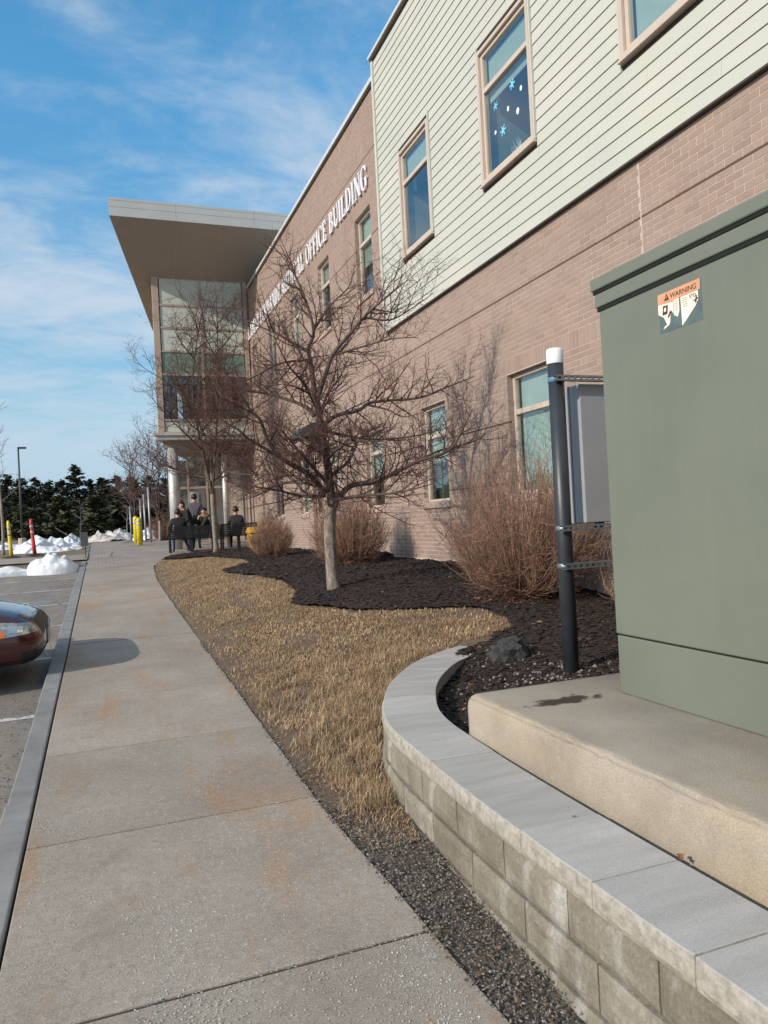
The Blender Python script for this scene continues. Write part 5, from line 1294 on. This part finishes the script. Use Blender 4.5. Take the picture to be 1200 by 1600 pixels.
for lb, px_, d, h in (('leftmost and farthest slim grey post behind the yellow bollards', 206, 42, 1.75), ('slim grey post just right of the yellow bollards', 222.5, 37, 1.95), ('second slim grey post right of the yellow bollards', 228.5, 35, 2.05), ('tallest and nearest grey post by the purplish tree', 236, 33, 2.25)):
    p = on_dist(px_, 845, d); z0 = base(p[1]); T_ = thing('grey_post', (p[0], p[1], z0), lb, 'post', 'slim grey posts by the plaza')
    MB().tube([(p[0], p[1], z0-.1), (p[0]-.02, p[1], z0+h)], .045, 10).build('tube', 'post_grey', T_, True)
    MB().lathe((p[0]-.02, p[1], z0+h-.02), [(.047, 0), (.05, .02), (.05, .05), (.02, .07)], 10).build('cap', 'post_grey', T_, True)
sg = thing('parking_sign', (-.50, 25.2, base(25.2)), 'small dark grey sign seen from behind on a short post at the kerb corner', 'sign')
MB().tube([(-.47, 25.25, base(25.2)-.05), (-.47, 25.25, base(25.2)+.78)], .016, 8).build('post', 'lamp_dark', sg)
bevel(MB().box(-.60, -.38, 25.22, 25.235, base(25.2)+.38, base(25.2)+.82).build('plate', 'sign_back', sg), .004)
MB().tube([(-1.4, 27.2, base(27)+.95), (-.52, 25.3, base(25.3)+.42)], .014, 6).build('brace', 'lamp_dark', sg)
lp = on_dist(35, 845, 57); z0 = base(lp[1])
LPT = thing('light_pole', (lp[0], lp[1], z0), 'tall dark parking lot light pole with a single arm lamp', 'light pole')
MB().tube([(lp[0], lp[1], z0-.1), (lp[0], lp[1], z0+6.6)], [.075, .055], 8).build('pole', 'lamp_dark', LPT, True)
MB().lathe((lp[0], lp[1], z0-.1), [(.25, 0), (.25, .5), (.2, .52)], 12).build('footing', 'base_ledge', LPT)
bevel(MB().box(lp[0]-.05, lp[0]+.50, lp[1]-.13, lp[1]+.13, z0+6.5, z0+6.62).build('lamp_head', 'lamp_dark', LPT), .02)

# ------------------------------------------------------------------ benches, bin
def bench(label, x0, x1, y):
    z0 = base(y)+.003; T_ = thing('bench', ((x0+x1)/2, y, z0), label, 'bench', 'black benches on the plaza')
    for k_ in range(7): MB().box(x0, x1, y-.035+.012*k_*.5-.02, y-.012+.012*k_*.5-.02, z0+.46+k_*.058, z0+.508+k_*.058).build('back_slat', 'bench_black', T_)
    for k_ in range(5): MB().box(x0, x1, y+.03+k_*.088, y+.105+k_*.088, z0+.425, z0+.45).build('seat_slat', 'bench_black', T_)
    for x_ in (x0+.06, x1-.06):
        mb = MB(); mb.box(x_-.025, x_+.025, y-.03, y+.02, z0, z0+.86); mb.box(x_-.025, x_+.025, y+.42, y+.47, z0, z0+.66); mb.box(x_-.024, x_+.024, y+.02, y+.42, z0+.38, z0+.424); mb.box(x_-.03, x_+.03, y-.02, y+.48, z0+.66, z0+.69)
        mb.build('leg_frame', 'bench_black', T_)
    MB().box((x0+x1)/2-.02, (x0+x1)/2+.02, y, y+.45, z0+.0, z0+.42).build('middle_leg', 'bench_black', T_)
    return T_
bench('long black slatted bench on the left with two people seated', 2.02, 3.52, 25.1)
bench('black slatted bench on the right with one person seated', 3.72, 4.95, 25.35)
gb = thing('grit_bin', (4.75, 23.9, bedz(4.75, 23.9)), 'orange-yellow plastic grit bin half hidden behind the smaller shrub', 'bin')
gz0 = bedz(4.75, 23.9)-.04
bevel(MB().add([(4.42, 23.6, gz0), (5.1, 23.6, gz0), (5.1, 24.1, gz0), (4.42, 24.1, gz0), (4.36, 23.54, gz0+.5), (5.14, 23.54, gz0+.5), (5.14, 24.14, gz0+.5), (4.36, 24.14, gz0+.5)], [(0,3,2,1),(4,5,6,7),(0,1,5,4),(1,2,6,5),(2,3,7,6),(3,0,4,7)]).build('tub', 'bin_yellow', gb), .03, 3)
bevel(MB().prism([(23.5, gz0+.505), (24.18, gz0+.505), (24.18, gz0+.6), (23.85, gz0+.72), (23.5, gz0+.58)], 0, 4.33, 5.17).build('lid', 'bin_yellow', gb), .03, 3)

# ------------------------------------------------------------------ people
def person(label, loc, rz, J, cloth, extras=None, group=None):
    T_ = thing('person', loc, label, 'person', group, rz)
    E_ = [('pelvis','spine'),('spine','chest'),('chest','neck'),('neck','jaw'),('jaw','head'),('head','crown'),('head','nose')]
    for s in 'LR':
        E_ += [('chest','sh'+s),('sh'+s,'el'+s),('el'+s,'wr'+s),('wr'+s,'ha'+s),('pelvis','hip'+s),('hip'+s,'kn'+s),('kn'+s,'an'+s),('an'+s,'to'+s)]
        h = Vector(J['ha'+s]); w_ = Vector(J['wr'+s]); d = (h-w_).normalized(); sd = d.cross(Vector((0, 1, .3))).normalized()
        for k_ in range(4):
            J['f%d%s' % (k_, s)] = h+d*(.055+.012*(1-abs(k_-1.4)/2))+sd*(.026*(k_-1.5)/1.5)+Vector((0, -.012, 0)); E_.append(('ha'+s, 'f%d%s' % (k_, s)))
        J['f4'+s] = w_+d*.05+sd*.055; E_.append(('wr'+s, 'f4'+s))
    rad = dict(pelvis=.145, spine=.135, chest=.155, neck=.062, jaw=.072, head=.10, crown=.075, nose=.018)
    for s in 'LR':
        rad.update({'sh'+s: .082, 'el'+s: .056, 'wr'+s: .038, 'ha'+s: .036, 'hip'+s: .10, 'kn'+s: .066, 'an'+s: .045, 'to'+s: .042})
        for k_ in range(5): rad['f%d%s' % (k_, s)] = .010
    names = list(J); ix = {n_: i for i, n_ in enumerate(names)}
    me = bpy.data.meshes.new('b'); me.from_pydata([tuple(J[n_]) for n_ in names], [(ix[a], ix[b]) for a, b in E_], [])
    ob = bpy.data.objects.new('b', me); COL.objects.link(ob)
    ob.modifiers.new('s', 'SKIN'); sb = ob.modifiers.new('u', 'SUBSURF'); sb.levels = 2; sb.render_levels = 2
    for i, n_ in enumerate(names):
        r_ = rad[n_]*cloth.get('fat', 1 if n_ not in ('pelvis', 'spine', 'chest') else cloth.get('bulk', 1.0)); sv = me.skin_vertices[0].data[i]
        sv.radius = (r_, r_*(.86 if n_ in ('chest', 'spine', 'pelvis') else 1)); sv.use_root = n_ == 'pelvis'
    bpy.context.view_layer.update(); dg = bpy.context.evaluated_depsgraph_get(); m2 = bpy.data.meshes.new_from_object(ob.evaluated_get(dg)); bpy.data.objects.remove(ob)
    m2.materials.clear(); mats = ['skin', cloth['top'], cloth['legs'], 'shoe']
    for q in mats: m2.materials.append(MATS[q])
    segs = []
    for a, b in E_:
        k_ = 1
        if a in ('jaw', 'head') or b in ('head',) or b[0] == 'f' or b[:2] == 'ha' or a == 'neck': k_ = 0
        elif b[:2] in ('kn', 'an') or b[:3] == 'hip': k_ = 2
        elif b[:2] == 'to': k_ = 3
        segs.append((np.array(J[a]), np.array(J[b]), k_))
    for p_ in m2.polygons:
        c_ = np.array(p_.center); best = 9; bi = 1
        for a, b, k_ in segs:
            ab = b-a; t = min(max(((c_-a)@ab)/(ab@ab), 0), 1); d = np.linalg.norm(c_-a-ab*t)
            if d < best: best = d; bi = k_
        p_.material_index = bi; p_.use_smooth = True
    o = bpy.data.objects.new('body', m2); COL.objects.link(o); o.parent = T_
    hd = Vector(J['head']); cr = Vector(J['crown']); no = Vector(J['nose']); up_ = (cr-hd).normalized(); fw_ = (no-hd); fw_ = (fw_-up_*fw_.dot(up_)).normalized(); sd_ = fw_.cross(up_)
    def cap_mesh(nm, mat, r_, fwd_cut, low, off=0.0, rz_=1.0):
        bm = bmesh.new(); bmesh.ops.create_icosphere(bm, subdivisions=3, radius=1)
        kill = [v_ for v_ in bm.verts if (v_.co.x > fwd_cut and v_.co.z < .45) or v_.co.z < low]; bmesh.ops.delete(bm, geom=kill, context='VERTS')
        for v_ in bm.verts:
            k_ = 1+.05*mnoise.noise(v_.co*4); q = v_.co*k_; cc = hd+up_*.025-fw_*.008
            v_.co = cc+fw_*q.x*r_*1.06+sd_*q.y*r_*.95+up_*(q.z*r_*1.15*rz_+off)
        m_ = bpy.data.meshes.new(nm); bm.to_mesh(m_); bm.free(); m_.materials.append(MATS[mat])
        for p_ in m_.polygons: p_.use_smooth = True
        q = bpy.data.objects.new(nm, m_); COL.objects.link(q); q.parent = T_
    cap_mesh('hair', cloth.get('hair', 'hair_black'), .106, .3, cloth.get('hlow', -.45))
    if cloth.get('cap'):
        cap_mesh('cap', cloth['cap'], .111, 2, .2)
    if cloth.get('hood'):
        mb = MB(); ch = Vector(J['neck']); P = []
        for k_ in range(11):
            th = 2*math.pi*k_/10; q = ch+sd_*(.135*math.cos(th))+fw_*(.10*math.sin(th)-.03)+Vector((0, 0, .05-.05*math.sin(th))); P.append(tuple(q))
        mb.tube(P, .05, 8); q = mb.build('hood', cloth['hood'], None, True); q.parent = T_
    mb = MB()
    for s in (-1, 1):
        e = hd+fw_*.088+sd_*(.034*s)+up_*.012; mb.lathe(tuple(e-Vector((0, 0, .008))), [(.002, 0), (.010, .004), (.010, .012), (.002, .016)], 8)
    q = mb.build('eyes', 'hair_black', None, True); q.parent = T_
    mb = MB(); e = hd+fw_*.082-up_*.045; mb.tube([tuple(e+sd_*.026), tuple(e+fw_*.008), tuple(e-sd_*.026)], .007, 6); q = mb.build('mouth', 'skin', None, True); q.parent = T_
    mb = MB()
    for s in (-1, 1): e = hd+sd_*(.098*s)-fw_*.005; mb.tube([tuple(e-up_*.03), tuple(e+sd_*(.014*s)), tuple(e+up_*.03)], [.006, .014, .007], 6)
    q = mb.build('ears', 'skin', None, True); q.parent = T_
    return T_
def head_of(nk, yaw=0, nod=0):
    f = Vector((math.sin(yaw), -math.cos(yaw), -nod)); n_ = Vector(nk)
    return dict(neck=n_, jaw=n_+Vector((0, -.01, .07))+f*.012, head=n_+Vector((0, -.01, .165))+f*(.02+.03*nod), crown=n_+Vector((0, 0, .235))+f*.03*nod, nose=n_+Vector((0, -.01, .14))+f*.115)
def seated(lean=0.0, yaw=0, nod=.1, arms=None, legs=None):
    J = dict(pelvis=Vector((0, .10, .55)), spine=Vector((0, .12+lean*.3, .76)), chest=Vector((0, .08+lean*.7, .97)))
    J.update(head_of((0, .05+lean, 1.13), yaw, nod))
    for s, g in (('L', 1), ('R', -1)):
        J.update({'hip'+s: Vector((.10*g, .06, .53)), 'kn'+s: Vector((.13*g, -.36, .52)), 'an'+s: Vector((.13*g, -.40, .10)), 'to'+s: Vector((.14*g, -.55, .045)),
                  'sh'+s: Vector((.19*g, .07+lean*.8, 1.04)), 'el'+s: Vector((.25*g, .0+lean*.4, .78)), 'wr'+s: Vector((.17*g, -.20, .66)), 'ha'+s: Vector((.13*g, -.27, .65))})
    for k_, v_ in (arms or {}).items(): J[k_] = Vector(v_)
    for k_, v_ in (legs or {}).items(): J[k_] = Vector(v_)
    return J
def standing(lean=0.0, yaw=0, nod=.1, arms=None, h=1.0):
    J = dict(pelvis=Vector((0, .0, .95)), spine=Vector((0, -lean*.2, 1.15)), chest=Vector((0, -lean*.6, 1.36-lean*.12)))
    J.update(head_of((0, -lean, 1.51-lean*.25), yaw, nod))
    for s, g in (('L', 1), ('R', -1)):
        J.update({'hip'+s: Vector((.09*g, 0, .90)), 'kn'+s: Vector((.10*g, -.02, .49)), 'an'+s: Vector((.11*g, .02, .09)), 'to'+s: Vector((.12*g, -.14, .045)),
                  'sh'+s: Vector((.19*g, -lean*.7, 1.43-lean*.15)), 'el'+s: Vector((.25*g, .02-lean*.7, 1.14-lean*.2)), 'wr'+s: Vector((.21*g, -.14-lean*.6, .96-lean*.1)), 'ha'+s: Vector((.19*g, -.19-lean*.6, .90-lean*.1))})
    for k_, v_ in (arms or {}).items(): J[k_] = Vector(v_)
    return {k_: v_*h for k_, v_ in J.items()}
bz1 = base(25.2)
person('person in black jacket seated at the left end of the bench, back turned', (2.36, 25.36, bz1), math.pi, seated(0, 0, .1, legs={'knR': (-.2, -.34, .52), 'anR': (-.34, -.22, .1), 'toR': (-.46, -.30, .045)}), dict(top='jacket_black', legs='jeans'))
person('person in black jacket standing and bending to the left beside the bench', (2.82, 25.95, base(25.95)), math.pi/2*3+.25, standing(.26, 0, .5, {'elR': (-.2, -.42, 1.12), 'wrR': (-.1, -.55, 1.0), 'haR': (-.06, -.60, .97)}, .95), dict(top='jacket_black', legs='trousers', bulk=1.1, hlow=-.6))
person('tall standing person in grey jacket and dark cap behind the bench', (3.02, 26.35, base(26.35)), math.pi*.92, standing(.02, .2, .1, None, 1.06), dict(top='jacket_grey', legs='trousers', bulk=1.22, cap='hair_black'))
person('seated person in black coat with brown fur hood, hand raised to the chin', (3.20, 25.38, bz1), math.pi*.5+math.pi, seated(-.02, .75, .1, {'elR': (-.24, -.15, .84), 'wrR': (-.08, -.18, 1.06), 'haR': (-.03, -.15, 1.13), 'elL': (.22, -.12, .8), 'wrL': (.05, -.25, .82), 'haL': (-.02, -.27, .85)}), dict(top='jacket_black', legs='trousers', bulk=1.1, hood='hood_fur', hlow=-.3))
person('person in dark grey jacket seated on the right bench, back turned', (4.28, 25.62, base(25.5)), math.pi, seated(0, -.2, .1), dict(top='jacket_dark', legs='trousers', bulk=1.2, cap='hair_black'))

# ------------------------------------------------------------------ the car
CY, CX0, CZ = 8.85, -.575, base(8.85)-.13
CAR = thing('parked_car', (CX0-2.2, CY, CZ), 'dark red car parked nose to the kerb, cut off by the left edge', 'car')
st_x = [0, .03, .065, .11, .22, .45, .65, .95, 1.3, 1.6, 2.3, 3.0, 3.6, 4.1, 4.4, 4.58, 4.64]
st_w = [.56, .68, .755, .81, .85, .872, .885, .895, .90, .90, .90, .90, .895, .87, .82, .70, .55]
st_t = [.52, .585, .635, .675, .735, .795, .83, .85, .885, .92, .93, .93, .93, .93, .91, .86, .80]
st_b = [.38, .29, .25, .225, .195, .18, .18, .18, .18, .18, .18, .18, .18, .2, .24, .3, .38]
NS, NR = 64, 40
sx_ = np.concatenate([np.linspace(0, .02, 4)[:-1], np.linspace(.02, .5, 26)[:-1], np.linspace(.5, 4.64, NS-28)]); NS = len(sx_)
def ring(xq):
    w_, t, b = (np.interp(xq, st_x, a) for a in (st_w, st_t, st_b)); out_ = []
    for k_ in range(NR):
        th = 2*math.pi*k_/NR; c_, s_ = math.cos(th), math.sin(th); e = 2/3.6
        y = w_*math.copysign(abs(c_)**e, c_); zc = .46; zz_ = (t-zc)*abs(s_)**(2/3.0) if s_ > 0 else -(zc-b)*abs(s_)**(2/4)
        y *= 1-.05*max(0, (zz_)/(t-zc))**2
        crease = -.018*math.exp(-((zz_-.10)/.05)**2)*(1 if abs(c_) > .5 else 0)
        out_.append((CX0-xq, CY+y+math.copysign(crease, c_)*0, CZ+zc+zz_))
    return out_
RG = [ring(x_) for x_ in sx_]
Vc = [p for r_ in RG for p in r_]; Fc = [(i*NR+k_, i*NR+(k_+1) % NR, (i+1)*NR+(k_+1) % NR, (i+1)*NR+k_) for i in range(NS-1) for k_ in range(NR)]
Fc += [tuple(range(NR)), tuple(range((NS-1)*NR+NR-1, (NS-1)*NR-1, -1))]
bm = bmesh.new(); me = bpy.data.meshes.new('body'); me.from_pydata(Vc, [], Fc); bm.from_mesh(me); bmesh.ops.recalc_face_normals(bm, faces=bm.faces); bm.to_mesh(me); bm.free()
me.materials.append(MATS['car_paint'])
for p_ in me.polygons: p_.use_smooth = True
link('body', me, CAR)
def patch(nm, mat, cond, off, parent=None):
    V = []; F = []; idx = {}
    def vid(i, k_):
        k_ %= NR
        if (i, k_) not in idx:
            p = np.array(RG[i][k_]); c_ = np.array([CX0-max(sx_[i], .35), CY, CZ+.5]); d = p-c_; d /= np.linalg.norm(d); idx[(i, k_)] = len(V); V.append(tuple(p+d*off))
        return idx[(i, k_)]
    for i in range(NS-1):
        for k_ in range(NR):
            c_ = np.mean([RG[i][k_], RG[i+1][(k_+1) % NR]], axis=0)-np.array([CX0, CY, CZ])
            if cond(-c_[0], c_[1], c_[2]): F.append((vid(i, k_), vid(i, k_+1), vid(i+1, k_+1), vid(i+1, k_)))
    if not F: return None
    return link_mesh(nm, V, F, mat, parent or CAR)
def link_mesh(nm, V, F, mat, parent):
    me = bpy.data.meshes.new(nm); me.from_pydata(V, [], F); me.materials.append(MATS[mat])
    bm = bmesh.new(); bm.from_mesh(me); bmesh.ops.recalc_face_normals(bm, faces=bm.faces); bm.to_mesh(me); bm.free()
    for p_ in me.polygons: p_.use_smooth = True
    return link(nm, me, parent)
for s in (-1, 1):
    def side_y(xq, zq):
        rg = sorted((p[2]-CZ, abs(p[1]-CY)) for p in ring(xq) if (p[1]-CY)*s > .02); return s*float(np.interp(zq, [a for a, _ in rg], [b for _, b in rg]))
    def lamp(nm, mat, xa, xb, zu, zl, off, parent):
        V = []; F = []; nx_, nz_ = 18, 7
        for i in range(nx_+1):
            xq = xa+(xb-xa)*i/nx_; u_, l_ = float(np.interp(xq, *zu)), float(np.interp(xq, *zl))
            for j in range(nz_+1):
                zq = l_+(u_-l_)*j/nz_; V.append((CX0-xq+off*.5, CY+side_y(xq, zq)+s*off, CZ+zq))
        for i in range(nx_):
            for j in range(nz_): a = i*(nz_+1)+j; F.append((a, a+1, a+nz_+2, a+nz_+1))
        return link_mesh(nm, V, F, mat, parent)
    h_ = lamp('headlight', 'lens_clear', .035, .45, ([.035, .115, .45], [.555, .632, .668]), ([.035, .45], [.545, .51]), .006, CAR)
    lamp('indicator', 'lens_orange', .325, .452, ([.325, .452], [.555, .65]), ([.325, .452], [.524, .512]), .010, h_)
    lamp('reflector', 'chrome', .17, .30, ([.17, .30], [.61, .625]), ([.17, .30], [.56, .555]), .009, h_)
    patch('bumper_vent', 'car_black', lambda x, y, z: .03 < x < .2 and y*s > .45 and .27 < z < .36, .004)
g_ = patch('grille', 'car_black', lambda x, y, z: x < .10 and abs(y) < .56 and .50 < z < .66, .004)
patch('lower_grille', 'car_black', lambda x, y, z: x < .22 and abs(y) < .72 and z < .345, .005)
mb = MB()
for k_ in range(24):
    th = 2*math.pi*k_/24; th2 = 2*math.pi*(k_+1)/24
    mb.tube([(CX0+.012, CY+.075*math.cos(th), CZ+.53+.05*math.sin(th)), (CX0+.012, CY+.075*math.cos(th2), CZ+.53+.05*math.sin(th2))], .006, 5)
mb.build('emblem', 'chrome', CAR, True)
bevel(MB().box(CX0+.004, CX0+.022, CY-.15, CY+.15, CZ+.36, CZ+.50).build('number_plate', 'plate_white', CAR), .003)
bevel(MB().box(CX0-.01, CX0+.004, CY-.165, CY+.165, CZ+.345, CZ+.515).build('plate_holder', 'car_black', CAR), .003)
# cabin
gx_ = [1.35, 1.95, 2.35, 3.1, 3.55, 4.15]; gzv = [.90, 1.30, 1.42, 1.42, 1.33, .92]; gw = [.78, .68, .62, .62, .62, .74]
V = []; F = []
for x_, z_, w_ in zip(gx_, gzv, gw): V += [(CX0-x_, CY-.80, CZ+.88), (CX0-x_, CY-w_, CZ+z_), (CX0-x_, CY+w_, CZ+z_), (CX0-x_, CY+.80, CZ+.88)]
for i in range(5):
    for k_ in range(3): F.append((i*4+k_, i*4+k_+1, i*4+k_+5, i*4+k_+4))
mc = link_mesh('cabin_glass', V, F, 'car_glass', CAR)
for p_ in mc.data.polygons: p_.use_smooth = False
rf = [(CX0-x_, CY+s*w_*.98, CZ+z_+.012) for x_, z_, w_ in ((2.0, 1.315, .665), (2.35, 1.42, .62), (3.1, 1.42, .62), (3.5, 1.345, .615)) for s in (-1, 1)]
link_mesh('roof', rf, [(0,1,3,2),(2,3,5,4),(4,5,7,6)], 'car_paint', CAR)
for s in (-1, 1):
    for x_ in (.92, 3.62):
        w_ = MB(); n = 24; yy = CY+s*.80
        P = [(CX0-x_, yy, CZ+.32)]
        wh = MB(); prof = [(.20, -.1), (.30, -.105), (.322, -.08), (.322, .08), (.30, .105), (.20, .1)]
        V = [(CX0-x_+r_*math.cos(2*math.pi*k_/n), yy+q, CZ+.32+r_*math.sin(2*math.pi*k_/n)) for r_, q in prof for k_ in range(n)]
        F = [(i*n+k_, i*n+(k_+1) % n, (i+1)*n+(k_+1) % n, (i+1)*n+k_) for i in range(5) for k_ in range(n)]
        wo = link_mesh('wheel', V, F, 'rubber', CAR)
        V = [(CX0-x_+r_*math.cos(2*math.pi*k_/n), yy+s*q, CZ+.32+r_*math.sin(2*math.pi*k_/n)) for r_, q in ((.205, .095), (.16, .075), (.05, .09)) for k_ in range(n)]
        F = [(i*n+k_, i*n+(k_+1) % n, (i+1)*n+(k_+1) % n, (i+1)*n+k_) for i in range(2) for k_ in range(n)]+[tuple(range(2*n, 3*n))]
        link_mesh('rim', V, F, 'chrome', wo)
        V = [(CX0-x_+r_*math.cos(math.pi*k_/n), CY+s*(.905), CZ+.32+r_*math.sin(math.pi*k_/n)) for r_ in (.33, .385) for k_ in range(n+1)]
        link_mesh('wheel_arch', V, [(k_, k_+1, n+2+k_, n+1+k_) for k_ in range(n)], 'car_black', CAR)
